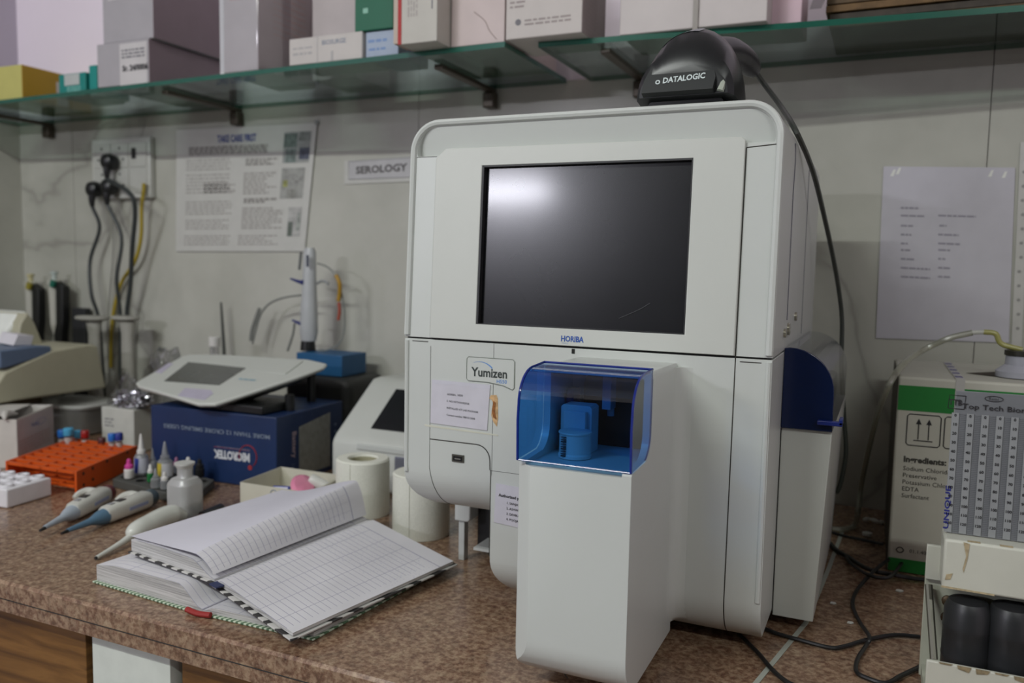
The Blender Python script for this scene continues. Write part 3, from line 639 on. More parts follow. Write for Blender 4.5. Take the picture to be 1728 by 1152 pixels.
sbox('yellow_box', 'small pale yellow box with dark yellow side at the left end of the shelf', 'box', -30, 38, 1.505, .21, 108, CW('pale_yellow_card', (196, 190, 112)), mside=CW('ochre_card', (176, 138, 30)), build=y1)
def t1(t, a, b, Y, zt):
    q = NB(); bx(q, a+.022, b-.022, Y-.0008, Y, zt-.030, zt-.002); part('white_insert', t, q, CW('grey_white_card', (186, 190, 188)))
    q = NB(); dashes(q, (a+.03, Y, SH+.015), .05, .004); dashes(q, (a+.03, Y, SH+.022), .05, .004); part('printed_text', t, q, CW('pale_teal_print', (130, 190, 180)))
sbox('teal_carton', 'teal carton with white front insert, just right of the yellow box', 'box', 100, 145, 1.525, .12, 121, CW('teal_card', (20, 130, 122)), build=t1)
sbox('teal_carton', 'taller teal carton squeezed against the stacked grey cartons', 'box', 151, 164, 1.525, .10, 109, CW('teal_card2', (22, 140, 132)))
def g1(t, a, b, Y, zt):
    q = NB(); bx(q, b-.095, b-.006, Y-.0008, Y, zt-.105, zt-.006, 0)
    for i in range(3): dashes(q, (b-.088, Y-.0009, zt-.024-.008*i), .075, .004, mi=1)
    text(q, 'Sr. 24/0006', (b-.086, Y-.0009, zt-.070), .018, bold=.05, mi=2); part('printed_label', t, q, [CW('label_grey', (200, 196, 196)), INKG, INK])
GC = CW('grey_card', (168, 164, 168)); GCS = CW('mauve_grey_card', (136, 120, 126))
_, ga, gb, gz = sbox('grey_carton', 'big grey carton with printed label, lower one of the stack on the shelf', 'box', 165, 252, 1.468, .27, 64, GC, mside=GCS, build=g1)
def g2(t, a, b, Y, zt):
    q = NB(); bx(q, a+.02, a+.10, Y-.0008, Y, gz+.10, gz+.17, 0); dashes(q, (a+.03, Y-.0009, gz+.14), .06, .006, mi=1); dashes(q, (a+.03, Y-.0009, gz+.12), .04, .006, mi=1); part('printed_label', t, q, [CW('label_grey', (200, 196, 196)), INKG2])
sbox('grey_carton', 'big grey carton standing on top of the other grey carton', 'box', (ga+.018,), (gb+.012,), 1.472, .255, 0, GC, mside=GCS, z0=gz+.0006, zt=gz+.20, build=g2)
def w1(t, a, b, Y, zt):
    q = NB()
    for i in range(9): dashes(q, (b+.0005, Y+.05, SH+.20-.014*i), .11, .0035, ux=(0, 1, 0), mi=0)
    dashes(q, (a+.03, Y, SH+.155), .06, .006, mi=0); bx(q, a, a+.012, Y-.0006, Y, SH, zt, 1)
    part('printed_text', t, q, [CW('faded_red_print', (196, 168, 166)), CW('wrap_fold', (226, 226, 226))])
    q = NB(); bx(q, a-.0012, b+.0014, Y-.0014, Y+.11, SH+.001, zt-.002); part('plastic_wrap', t, q, mat('clear_wrap', (225, 225, 230), .12, bump=.6, scale=60, trans=((244, 244, 246), .10)), bevel=.004)
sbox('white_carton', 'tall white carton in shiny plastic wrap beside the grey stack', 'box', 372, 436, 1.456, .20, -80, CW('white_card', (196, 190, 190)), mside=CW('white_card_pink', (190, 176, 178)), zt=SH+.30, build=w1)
def w2(t, a, b, Y, zt):
    q = NB(); text(q, 'BIOSURGE', (a+.085, Y, zt-.019), .013, bold=.02, mi=0); dashes(q, (a+.01, Y, SH+.02), .05, .005, mi=1); dashes(q, (a+.01, Y, SH+.032), .05, .004, mi=1); bx(q, a+.073, a+.0745, Y-.0004, Y, SH, zt, 1); bx(q, a+.108, a+.114, Y-.0004, Y, SH+.002, SH+.022, 1)
    part('printed_text', t, q, [CW('slate_print', (128, 134, 150)), CW('faint_print', (172, 168, 168))])
sbox('white_carton', 'low wide white carton with small blue grey lettering, front of the shelf', 'box', 488, 611, 1.447, .11, 52, CW('white_card_low', (196, 190, 186)), build=w2)
sbox('white_carton', 'pinkish white carton standing behind the low wide one', 'box', 527, 600, 1.585, .14, -60, CW('white_card_back', (192, 182, 182)), zt=SH+.26)
def b1(t, a, b, Y, zt):
    q = NB(); dashes(q, (a+.006, Y, zt-.022), .045, .006); dashes(q, (a+.008, Y, zt-.038), .04, .005); part('printed_text', t, q, CW('blue_print', (120, 146, 190)))
_, ba, bb_, bz = sbox('light_blue_box', 'pale blue box under the green one on the shelf', 'box', 617, 672, 1.455, .12, 48, CW('pale_blue_card', (164, 176, 196)), build=b1)
def gr(t, a, b, Y, zt):
    q = NB(); dashes(q, (a+.02, Y, bz+.035), .012, .010); part('printed_text', t, q, CW('pale_green_print', (140, 190, 170)))
sbox('green_box', 'dark green box standing on the pale blue one', 'box', (ba-.022,), (bb_-.008,), 1.448, .11, 0, CW('dark_green_card', (22, 98, 72)), z0=bz+.0006, zt=bz+.16, build=gr)
# big red and white carton reaching over the shelf front
rb = thing('reagent_carton', 'big white carton with a red spine, reaching out over the shelf edge', 'box', (YP(720, 75, 1.38).x, 1.45, SH))
X0 = YP(672, 80, 1.385).x; X1 = YP(737, 75, 1.385).x; RY = 1.385; RT = SH+.26
part('carton', rb, bx(NB(), X0, X1, RY, WY-.06, SH+.0008, RT), CW('cream_card', (190, 186, 178)), bevel=.0015)
q = NB(); bx(q, X0-.0008, X0+.007, RY-.0008, RY+.05, SH+.001, RT, 0); bx(q, X0-.012, X0-.001, RY+.002, RY+.05, SH+.004, RT, 1); part('red_spine', rb, q, [CW('red_card', (170, 28, 28)), CW('beige_card', (190, 174, 160))])
q = NB()
for i in range(4): dashes(q, (X0+.024+.006*i, RY, SH+.05), .10-.01*i, .0035, ux=(0, 0, 1), uy=(-1, 0, 0), mi=0)
bx(q, X1-.012, X1-.0095, RY-.0004, RY, SH+.06, RT, 1)
part('printed_text', rb, q, [CW('faint_print2', (168, 160, 156)), INKG])
pk = thing('pink_white_carton', 'plain pinkish white carton right of the red spined one, ending at the shelf gap', 'box', ((X1+YP(850, 72, 1.44).x)/2, 1.5, SH))
part('carton', pk, bx(NB(), X1+.002, YP(851, 72, 1.436).x, 1.436, 1.70, SH+.0008, RT), CW('pink_white_card', (202, 186, 184)), bevel=.0015)
q = NB(); tube(q, [YP(800, 20, 1.4355), YP(818, 35, 1.4355), YP(826, 52, 1.4355), YP(838, 66, 1.4355)], .0006, 4); part('hair_crack', pk, q, CW('crack', (150, 132, 126)))
def w3(t, a, b, Y, zt):
    q = NB(); bx(q, a, b-.004, Y-.0008, Y, zt-.012, zt, 2); text(q, 'ReaSure HbsAg', (a+.055, Y, SH+.110), .010, mi=2)
    for i in range(3): dashes(q, (a+.008, Y, SH+.072-.008*i), .04-.006*i, .0035, mi=0)
    prism(q, [(x, z) for x, z in arc(a+.025, SH+.030, .006, 0, 360, 8)[:-1]], 'y', Y-.0005, Y, 1)
    for i in range(2): dashes(q, (a+.038, Y, SH+.030-.007*i), .09, .0035, mi=0)
    for i in range(14): dashes(q, (b+.0004, Y+.01, SH+.105-.0075*i), .07, .003, ux=(0, 1, 0), mi=0)
    part('printed_text', t, q, [CW('brown_print', (150, 138, 136)), INKG, CW('red_print', (176, 80, 76))])
    q = NB(); bx(q, a+.014, b-.012, Y-.0012, Y-.0006, SH+.082, SH+.100); part('shiny_tape', t, q, mat('glossy_tape', (222, 218, 232), .08, trans=((250, 250, 255), .15)))
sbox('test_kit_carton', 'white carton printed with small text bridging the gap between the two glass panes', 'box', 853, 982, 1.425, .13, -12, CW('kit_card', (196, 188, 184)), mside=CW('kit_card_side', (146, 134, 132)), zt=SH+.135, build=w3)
def w4(t, a, b, Y, zt):
    q = NB(); bx(q, a+.052, a+.150, Y-.0008, Y, SH+.062, SH+.09, 0); text(q, 'Thermocheck', (a+.060, Y-.0009, SH+.072), .010, mi=1, bold=.02); part('printed_label', t, q, [CW('label_lilac', (190, 178, 200)), CW('violet_print', (146, 110, 170))])
    q = NB(); bx(q, a+.132, a+.1405, Y-.004, Y-.003, SB-.055, zt); part('hanging_tape', t, q, mat('frosted_tape', (158, 152, 146), .6))
sbox('white_carton', 'long plain white carton on the right pane behind the barcode scanner', 'box', 1045, 1294, 1.468, .15, -60, CW('white_card_long', (202, 194, 192)), zt=SH+.20, build=w4)
sbox('pink_carton', 'small pale pink carton between the long white one and the brown files', 'box', 1298, 1352, 1.525, .10, -30, CW('pink_card', (214, 186, 196)), zt=SH+.16)
q = thing('file_stack', 'stack of old brown files and papers at the right end of the shelf', 'files', (.15, 1.62, SH))
fx = YP(1392, 30, 1.515).x
for i in range(6):
    part('file', q, bx(NB(), fx+random.uniform(-.004, .006), .75, 1.535+random.uniform(0, .01)+.012, WY-.012, SH+.001+.013*i, SH+.0125+.013*i), mat('brown_file_%d' % (i % 3), [(88, 70, 48), (66, 58, 50), (110, 84, 52)][i % 3], .7, var=.2, scale=60), bevel=.001)
fl2 = NB(); A = YP(1366, 16, 1.50); B = YP(1386, 14, 1.50); Cc = YP(1398, -12, 1.53); D = YP(1376, -12, 1.53)
loft(fl2, [[A, B, Cc, D], [A+Vector((0, .004, .002)), B+Vector((0, .004, .002)), Cc+Vector((0, .004, .002)), D+Vector((0, .004, .002))]]); part('loose_sheet', q, fl2, mat('grey_sheet', (120, 112, 116), .5))

# ================================================================== THINGS ON THE WALL
def sheet(pts, off=.0015, thick=.0006, bm=None, mi=0):
    bm = bm or NB(); A = [Vector((p.x, WY-off, p.z)) for p in pts]; B = [a+Vector((0, thick, 0)) for a in A]
    loft(bm, [A, B], mi); return bm
po = thing('poster', 'large laminated information sheet with columns of small print and three pictures, beside the socket board', 'poster', (-1.6, WY, .49))
PT = [W(300, 220), W(537, 208), W(516, 424), W(299, 424)]
b = sheet(PT, .0050, .0008); part('sheet', po, b, mat('poster_paper', (200, 199, 194), .3, var=.02))
def onp(u, v, o=.0052):
    a = PT[0].lerp(PT[1], u); c = PT[3].lerp(PT[2], u); p = a.lerp(c, v); return Vector((p.x, WY-o-.0002, p.z))
q = NB(); ux = (PT[1]-PT[0]).normalized(); text(q, 'TAKE CARE FIRST', onp(.315, .115), .026, ux=ux, bold=.04, wid=.135); part('title', po, q, mat('navy_print', (72, 82, 140), .6))
q = NB(); rr = random.Random(5)
def block(u0, u1, v0, v1, n, mi, h=.0036):
    for i in range(n):
        v = v0+(v1-v0)*i/n; a = onp(u0, v); e = onp(u1*(1-.12*rr.random()) if rr.random() < .5 else u1, v); dashes(q, a, (e-a).length, h, ux=(e-a), mi=mi, wmin=.006, wmax=.022, gap=.004)
block(.10, .68, .16, .23, 4, 0, .005); block(.08, .42, .26, .36, 4, 1); block(.08, .42, .38, .55, 6, 1); block(.22, .46, .45, .54, 6, 1, .004); block(.08, .44, .60, .72, 5, 1); block(.08, .42, .75, .84, 4, 1); block(.07, .44, .88, .97, 4, 1)
block(.53, .76, .27, .33, 3, 0, .005); block(.52, .76, .38, .56, 8, 1, .0045); block(.53, .78, .59, .63, 2, 0, .006); block(.52, .82, .66, .84, 8, 1, .0045); block(.50, .80, .88, .97, 4, 1)
part('printed_text', po, q, [mat('poster_ink', (148, 144, 140), .7), mat('poster_ink_pale', (166, 162, 158), .7)])
def picture(u0, u1, v0, v1, cells):
    q = NB(); mats = []
    P = [onp(u0, v0), onp(u1, v0), onp(u1, v1), onp(u0, v1)]; quad(q, [p-Vector((0, .0002, 0)) for p in P][::-1], 0); mats.append(mat('picture_ground_%d' % len(MATS), cells[0], .5, var=.15, scale=60))
    for a, b2, c, d, col in cells[1:]:
        R_ = [onp(u0+(u1-u0)*s, v0+(v1-v0)*t_)-Vector((0, .0004, 0)) for s, t_ in ((a, c), (b2, c), (b2, d), (a, d))]; quad(q, R_[::-1], len(mats)); mats.append(mat('picture_tone_%d' % len(MATS), col, .5, var=.3, scale=90))
    part('picture', po, q, mats)
picture(.79, .97, .06, .30, [(150, 152, 150), (0, .5, .05, .5, (98, 112, 106)), (.55, 1, .0, .3, (120, 124, 120)), (.1, .5, .55, 1, (112, 124, 120)), (.62, 1, .52, .9, (78, 82, 98))])
picture(.79, .95, .34, .58, [(156, 156, 152), (.1, .3, .4, .62, (156, 158, 96)), (.3, .7, .7, 1, (138, 138, 132)), (.5, .9, .2, .5, (146, 146, 142))])
picture(.86, .955, .65, .88, [(176, 175, 172), (.05, .4, .5, 1, (96, 104, 96)), (.7, .95, .2, .8, (150, 154, 148))])
q = NB(); bx(q, PT[1].x-.006, PT[1].x+.004, WY-.0066, WY-.0006, PT[1].z-.004, PT[1].z+.008); part('tape', po, q, mat('clear_tape2', (220, 220, 224), .08, trans=((235, 235, 235), .2)))
# serology sign
sg = thing('sign', 'small white sign with black serif lettering half hidden behind the white analyser', 'sign', (-1.13, WY, .66))
PS = [W(582, 272), W(720, 262), W(720, 305), W(582, 311)]; part('plastic_sleeve', sg, sheet(PS, .0030, .0008), mat('sleeve_white', (196, 195, 190), .25))
P2 = [W(590, 273), W(722, 264), W(722, 298), W(590, 303)]
q = sheet(P2, .0038, .0007); A_ = [Vector((p.x, WY-.0041, p.z)) for p in P2]; tube(q, A_+[A_[0]], .0006, 4, mi=1, smooth=False)
text(q, 'SEROLOGY', Vector((W(602, 294).x, WY-.0040, W(602, 293.5).z)), .0245, ux=(PS[1]-PS[0]), bold=.035, mi=2, wid=.150); part('card', sg, q, [mat('sign_card', (184, 182, 184), .4), INKG, mat('sign_ink', (84, 80, 80), .6)])
# A4 page in sleeve on the right
pg = thing('notice_page', 'white typed page in a shiny plastic sleeve taped to the wall on the right', 'notice', (.09, WY, .34))
PA = [W(1491, 281), W(1713, 283), W(1702, 578), W(1478, 570)]; part('page', pg, sheet(PA, .003, .0012), mat('notice_paper', (198, 195, 203), .26, var=.02))
q = NB(); uxa = (PA[1]-PA[0]).normalized()
for (x, y, ln, x2, ln2) in ((1520, 352, .030, 0, 0), (1520, 365, .040, 1583, .062), (1520, 382, .022, 1585, .012), (1520, 397, .018, 1583, .034), (1520, 412, .012, 1583, .036), (1520, 423, .018, 1583, .020), (1520, 438, .024, 1583, .012), (1520, 453, .050, 1583, .020), (1520, 468, .050, 1583, .020)):
    dashes(q, W(x, y, .0032), ln, .0034, ux=uxa, wmin=.005, wmax=.014, gap=.0015)
    if x2: dashes(q, W(x2, y, .0032), ln2, .0034, ux=uxa, wmin=.005, wmax=.014, gap=.0015)
part('typed_text', pg, q, mat('notice_ink', (150, 146, 158), .7))
for x, y in ((1507, 291), (1516, 288), (1672, 292), (1695, 294)):
    q = NB(); quad(q, [W(x-5, y+6, .0036), W(x+1, y+6, .0036), W(x+5, y-5, .0036), W(x+1, y-5, .0036)][::-1]); part('tape', pg, q, mat('tape_shine', (232, 232, 226), .12))
st = thing('paper_strip', 'narrow white strip with a column of dots at the right edge, beside the typed page', 'paper', (.21, WY, .33))
PB = [W(1722, 240), W(1740, 241), W(1724, 586), W(1706, 585)]; part('strip', st, sheet(PB, .003, .001), mat('strip_paper', (196, 194, 190), .4))
q = NB()
for y in range(290, 570, 24):
    x = 1731-(y-240)*.046+random.uniform(-1, 1); c_ = W(x, y, .0034); prism(q, [(c_.x+a, c_.z+b2) for a, b2 in arc(0, 0, .0030, 0, 360, 8)[:-1]], 'y', WY-.0036, WY-.0030)
part('dot', st, q, mat('dot_grey', (150, 148, 146), .6))
# socket board with plugs and flexes
sk = thing('socket_board', 'white electric socket board with three black plugs on the left of the wall', 'socket board', (-2.03, WY, .635))
K = [W(164, 238), W(262, 236), W(262, 333), W(165, 337)]; kx0, kx1, kz0, kz1 = K[0].x, K[1].x, K[3].z, K[0].z
part('back_box', sk, bx(NB(), kx0, kx1, WY-.020, WY-.0006, kz0, kz1), mat('switch_white', (196, 196, 190), .35), bevel=.004)
mw = (kx1-kx0)*.92/3; mz = (kz1-kz0)*.86/2
for i in range(3):
    for j in range(2):
        x = kx0+(kx1-kx0)*.04+mw*i; z = kz0+(kz1-kz0)*.07+mz*j
        q = bx(NB(), x+.002, x+mw-.002, WY-.023, WY-.0195, z+.002, z+mz-.002, 0)
        if i == 2 and j == 1: bx(q, x+mw*.2, x+mw*.42, WY-.026, WY-.022, z+mz*.35, z+mz*.75, 1)
        elif i < 2:
            for a, c in ((.5, .78), (.3, .35), (.7, .35)): prism(q, [(x+mw*a+u, z+mz*c+v) for u, v in arc(0, 0, .004, 0, 360, 8)[:-1]], 'y', WY-.0236, WY-.022, 1)
        part('socket' if i < 2 else 'switch', sk, q, [mat('module_white', (188, 188, 182), .35), BLACK], bevel=.001)
def flex(nm, pts, r, m, label, plug=None):
    t = thing(nm, label, 'power cord' if plug else 'wire', (pts[0].x, pts[0].y, pts[-1].z))
    part('flex', t, tube(NB(), pts, r, 8), m)
    if plug:
        c = Vector(plug); q = NB(); lathe(q, [(.012, 0), (.021, .004), (.024, .020), (.020, .034), (.012, .040), (0, .041)], (0, 0, 0), 18, M=Matrix.Translation((c.x, WY-.0245, c.z)) @ Matrix.Rotation(radians(90), 4, 'X'))
        tube(q, [(c.x, WY-.050, c.z-.006), (c.x-.001, WY-.052, c.z-.030), (c.x-.002, WY-.050, c.z-.050)], .011, 10, rr=lambda s: .012-.006*s); part('plug', t, q, BLACK)
FX = mat('grey_flex', (56, 60, 60), .45)
p1, p2, p3 = W(206, 276), W(181, 322), W(206, 318)
flex('plugged_cord', [Vector((p2.x-.002, WY-.05, p2.z-.05)), W(168, 385, .04), W(152, 440, .04), W(154, 495, .05), W(166, 535, .035), W(172, 600, .03), W(176, 668, .03)], .0052, FX, 'dark cord and black plug in the lower left socket, bowing out to the left', (p2.x, 0, p2.z))
flex('plugged_cord', [Vector((p3.x-.002, WY-.05, p3.z-.05)), W(205, 400, .045), W(197, 470, .05), W(203, 530, .035), W(203, 600, .03), W(203, 664, .03)], .0052, FX, 'dark cord and black plug in the lower middle socket, hanging straight down', (p3.x, 0, p3.z))
flex('plugged_cord', [Vector((p1.x-.002, WY-.05, p1.z-.05)), W(218, 325, .105), W(228, 355, .095), W(223, 420, .07), W(220, 480, .05), W(214, 530, .040), W(216, 600, .03), W(219, 663, .03)], .0062, FX, 'thick dark cord and black plug in the upper middle socket', (p1.x, 0, p1.z))
q = tube(NB(), [W(243, 309, .034), W(242, 325, .033), W(239, 350, .032), W(238, 400, .028), W(228, 440, .025), W(206, 475, .015), W(194, 515, .012), W(188, 560, .012), W(187, 620, .012)], .0050, 8); solo('yellow_wire', q, mat('yellow_insulation', (168, 146, 40), .5), 'yellow wire running down from the socket board behind the dark cords', 'wire')
q = tube(NB(), [W(188, 344, .012), W(191, 380, .012), W(190, 440, .012), W(184, 510, .015), W(182, 560, .02)], .0018, 6); solo('thin_wire', q, mat('pale_wire', (124, 122, 116), .5), 'thin pale grey wire on the wall between the dark cords', 'wire')
# ================================================================== LEFT PART OF THE WORKTOP
# --- open registers
def patch(t, nm, P, hf, mats, zb, nu=24, nv=14, lo=None, sub=None, flip=False):
    """closed block over four ground corners P=[spine front, fore front, fore back, spine back]; hf(u,v) height, zb(u,v) base"""
    bm = NB(); uvl = bm.loops.layers.uv.new('page'); T = []; B = []
    for j in range(nv+1):
        v = j/nv; T.append([]); B.append([])
        for i in range(nu+1):
            u = i/nu; p = P[0].lerp(P[1], u).lerp(P[3].lerp(P[2], u), v)
            b0 = zb(u, v); T[-1].append(bm.verts.new((p.x, p.y, b0+max(.0004, hf(u, v))))); B[-1].append(bm.verts.new((p.x, p.y, b0)))
    def F(vs, mi, uv=None):
        f = bm.faces.new(vs); f.material_index = mi
        if uv:
            for l, c in zip(f.loops, uv): l[uvl].uv = c
    for j in range(nv):
        for i in range(nu):
            uv = [(i/nu, j/nv), ((i+1)/nu, j/nv), ((i+1)/nu, (j+1)/nv), (i/nu, (j+1)/nv)]
            F((T[j][i], T[j][i+1], T[j+1][i+1], T[j+1][i]), 0, uv); F((B[j][i], B[j+1][i], B[j+1][i+1], B[j][i+1]), 1)
    for i in range(nu): F((T[0][i], B[0][i], B[0][i+1], T[0][i+1]), 1); F((T[nv][i], T[nv][i+1], B[nv][i+1], B[nv][i]), 1)
    for j in range(nv): F((T[j][0], T[j+1][0], B[j+1][0], B[j][0]), 1); F((T[j][nu], B[j][nu], B[j+1][nu], T[j+1][nu]), 1)
    bmesh.ops.recalc_face_normals(bm, faces=bm.faces); return part(nm, t, bm, mats, sharp=50)
def coverp(t, nm, P, z0, z1, m, grow=.004):
    c = sum(P, Vector())/4; Q = [p+(p-c).normalized()*grow for p in P]; bm = NB()
    loft(bm, [[Vector((p.x, p.y, z0(i) if callable(z0) else z0)) for i, p in enumerate(Q)], [Vector((p.x, p.y, z1(i) if callable(z1) else z1)) for i, p in enumerate(Q)]]); return part(nm, t, bm, m, bevel=.0008)
V2 = lambda x, y: Vector((x, y, 0))
lr = thing('register', 'open register with pale green patterned cover at the worktop edge, under the other one', 'register', (-.80, .93, 0))
sp0, sp1 = V2(-.795, .792), V2(-.775, 1.085); lf0, lf1 = V2(-1.008, .806), V2(-.985, 1.10); rf0, rf1 = V2(-.620, .798), V2(-.595, 1.07)
coverp(lr, 'cover', [sp0, sp1, lf1, lf0], .0004, .0030, COVER2, .006); coverp(lr, 'cover', [sp0, rf0, rf1, sp1], .0004, .0030, COVER2, .006)
sm_ = lambda x: x*x*(3-2*x)
patch(lr, 'page_block', [sp0, lf0, lf1, sp1], lambda u, v: .003+.0275*sm_(min(1, u/.22))-.006*max(0, u-.8)/.2-.002*u, [RULED2, PEDGE], lambda u, v: .0032)
patch(lr, 'page_block', [sp0, rf0, rf1, sp1], lambda u, v: .002+.0075*sm_(min(1, u/.12))-.004*u, [RULED2, PEDGE], lambda u, v: .0032)
part('red_spine', lr, tube(NB(), [sp0+Vector((-.020, -.007, .0055)), sp0+Vector((0, -.008, .004)), sp0+Vector((.020, -.006, .0050))], .0038, 8), mat('red_binding', (150, 40, 36), .6))
ur = thing('register', 'open ruled register with black and white cover and lifted page, topmost of the two', 'register', (-.75, .95, .03))
def zl(x, y): return .0405 if x < -.80 else .0405-(x+.80)/.18*.026
us0, us1 = V2(-.793, .812), V2(-.775, 1.128); ul0, ul1 = V2(-.975, .838), V2(-.950, 1.135); ur0, ur1 = V2(-.6235, .7630), V2(-.5700, 1.064)
us1 = V2(-.768, 1.128)
zb = .0415
def zbl(u, v): return zb-.004+.004*u
def zbr(u, v): return (.0365-.019*u)
Q = [us0, us1, ul1, ul0]; coverp(ur, 'cover', Q, lambda i: [.0355, .0355, .0395, .0395][i]-.0002, lambda i: [.0355, .0355, .0395, .0395][i]+.002, COVER1, .005)
Q = [us0, ur0, ur1, us1]; coverp(ur, 'cover', Q, lambda i: [.0340, .0135, .0135, .0340][i], lambda i: [.0360, .0160, .0160, .0360][i], COVER1, .007)
def hl_(u, v): return .003+(.018+.004*v)*sm_(min(1, u/.28))-.004*max(0, (u-.75)/.25)
patch(ur, 'page_block', [us0, ul0, ul1, us1], hl_, [RULED, PEDGE], zbl)
patch(ur, 'page_block', [us0, ur0, ur1, us1], lambda u, v: .0012+.0065*sm_(min(1, u/.10))*(1-.55*u), [RULED, PEDGE], zbr)
# lifted top leaves: rises off the block and hangs over towards the spine
lv = NB(); uvl = lv.loops.layers.uv.new('page'); nu, nv = 26, 16; T = []
def leaf(u, v):   # u from fore-edge to the crest/spine side, v foot->head
    H = .004+.034*v**.8
    a = ul0.lerp(ul1, v); s = us0.lerp(us1, v)
    # polyline in (t across, h): fore edge -> flat -> crest leaning to the spine -> down to the gutter
    crest = .78+.10*v
    if u < .72:
        w = u/.72; t = crest*w; h = .0215+H*sm_(w)*(.55+.45*w)+.0015
    else:
        w = (u-.72)/.28; t = crest+(1-crest)*(.55*sin(pi*w)*.5+w*w*.9+.05*w); t = min(t, .995); h = (.023+H)*(1-w**1.5)+.006*w**1.5
    p = a.lerp(s, t); return Vector((p.x, p.y, zb-.001+h))
for j in range(nv+1): T.append([lv.verts.new(leaf(i/nu, j/nv)) for i in range(nu+1)])
for j in range(nv):
    for i in range(nu):
        f = lv.faces.new((T[j][i], T[j][i+1], T[j+1][i+1], T[j+1][i])); f.material_index = 0 if i < nu*.70 else 1
        for l, c in zip(f.loops, ((i/nu, j/nv), ((i+1)/nu, j/nv), ((i+1)/nu, (j+1)/nv), (i/nu, (j+1)/nv))): l[uvl].uv = ((c[0]-.70)/.30 if i >= nu*.70 else c[0], c[1])
lo_ = part('lifted_page', ur, lv, [mat('plain_page', (214, 212, 222), .6, var=.01), RULED], sharp=80)
bk = NB(); ribbon(bk, [us0+Vector((.004, -.006, 0)), us0+Vector((.022, -.012, 0))], .012, .0375, .0395); part('ribbon_end', ur, bk, mat('navy_cloth', (50, 58, 92), .7))
# --- three pipettes lying on the worktop, marker
def pip(name, label, p0, p1, body, nose, cap, hook=None, group='pipettes lying on the worktop'):
    """p0 tip, p1 cap end on the worktop"""
    L = (p1-p0).length; a = atan2(p1.y-p0.y, p1.x-p0.x)
    t = thing(name, label, 'pipette', (p0.x, p0.y, 0), a, group=group); R90 = Matrix.Rotation(radians(90), 4, 'Y')
    def lt(prof, m, nm, z, sx=1, sy=1, n=20): b = NB(); lathe(b, prof, (0, 0, 0), n, M=Matrix.Translation((0, 0, z)) @ R90, sx=sx, sy=sy); return part(nm, t, b, m, local=True)
    k = L/.215
    lt([(.0022, 0), (.0032, .012*k)], BLACK, 'tip_end', .014)
    lt([(.0035, .012*k), (.0055, .045*k), (.0065, .060*k), (.0125, .078*k), (.0140, .090*k)], nose, 'nose', .015)
    b = NB(); rings = []
    for s, w_, h_ in ((.088, .0125, .013), (.094, .0150, .015), (.14, .0165, .016), (.185, .0165, .0165), (.190, .0145, .0145)):
        rings.append([Vector((s*k, w_*(abs(cos(q_))**.7)*(1 if cos(q_) > 0 else -1), .0172+h_*(abs(sin(q_))**.7)*(1 if sin(q_) > 0 else -1))) for q_ in [2*pi*j/20 for j in range(20)]])
    loft(b, rings); part('body', t, b, body, local=True)
    b = NB(); bx(b, .118*k, .134*k, -.006, .006, .0330, .0342, 0); bx(b, .100*k, .110*k, -.004, .004, .0325, .0336, 1); bx(b, .13*k, .175*k, -.0172, -.0150, .014, .020, 2)
    part('volume_window', t, b, [mat('dark_window', (50, 46, 48), .3), INKG2, mat('pale_blue_print', (150, 160, 190), .5)], local=True)
    if cap:
        lt([(.0125, .190*k), (.0150, .193*k), (.0150, .204*k), (.011, .210*k), (0, .2105*k)], cap, 'plunger_cap', .0172)
    if hook:
        b = NB(); tube(b, [(.183*k, .010, .022), (.180*k, .026, .026), (.170*k, .036, .024), (.160*k, .040, .018)], .006, 8, rr=lambda s: .0085-.004*s); part('finger_hook', t, b, body, local=True)
    return t
PB_ = mat('pipette_ivory', (200, 200, 192), .38)
pip('pipette', 'white pipette with dark red cap lying on the worktop, nearest the orange rack', G(68, 909), G(189, 842), PB_, mat('pipette_pale_nose', (166, 176, 186), .35), mat('dark_red_cap', (96, 28, 32), .4), True)
pip('pipette', 'pipette with blue nose and grey collar lying between the two other pipettes', G(104, 914), G(264, 850), PB_, mat('pipette_blue_nose', (84, 116, 140), .4), mat('slate_cap', (70, 84, 92), .4), True)
t3 = thing('pipette', 'plain ivory pipette without a coloured cap, its tip under the corner of the registers', 'pipette', (G(163, 945).x, G(163, 945).y, 0), group='pipettes lying on the worktop')
iv = mat('pipette_plain_ivory', (204, 206, 198), .25)
q = NB(); A = G(163, 945); B = G(300, 882); D = (B-A); tube(q, [A+Vector((0, 0, .004)), A+D*.22+Vector((0, 0, .008)), A+D*.36+Vector((0, 0, .012)), A+D*.42+Vector((0, 0, .016)), A+D*.62+Vector((0, 0, .019)), A+D*.8+Vector((0, 0, .021)), A+D*.92+Vector((.004, 0, .020)), A+D*1.02+Vector((.012, 0, .013))], .01, 16, 5, rr=lambda s: .0032+.003*min(1, s/.3)+.0115*sm_(min(1, max(0, (s-.3)/.2)))-.008*max(0, (s-.85)/.15)); part('body', t3, q, iv)
q = NB(); tube(q, [A+D*-.012+Vector((0, 0, .004)), A+D*.02+Vector((0, 0, .004))], .0026, 10, smooth=False); part('tip_end', t3, q, BLACK)
mk = thing('marker_pen', 'black marker pen lying behind the registers, right of the white plastic bottle', 'pen', (G(348, 876).x, G(348, 876).y, 0))
A = G(313, 893); B = G(374, 866); D = B-A; q = NB(); tube(q, [A+Vector((0, 0, .0085)), A+D*.45+Vector((0, 0, .0085))], .0075, 14, smooth=False); part('barrel', mk, q, mat('marker_barrel', (70, 44, 44), .4, var=.3, scale=120))
q = NB(); tube(q, [A+D*.45+Vector((0, 0, .0098)), A+D*.97+Vector((0, 0, .0098)), A+D*1.0+Vector((0, 0, .0098))], .0095, 14, smooth=False, rr=lambda s: .0095 if s < .9 else .008); part('cap', mk, q, BLACK)
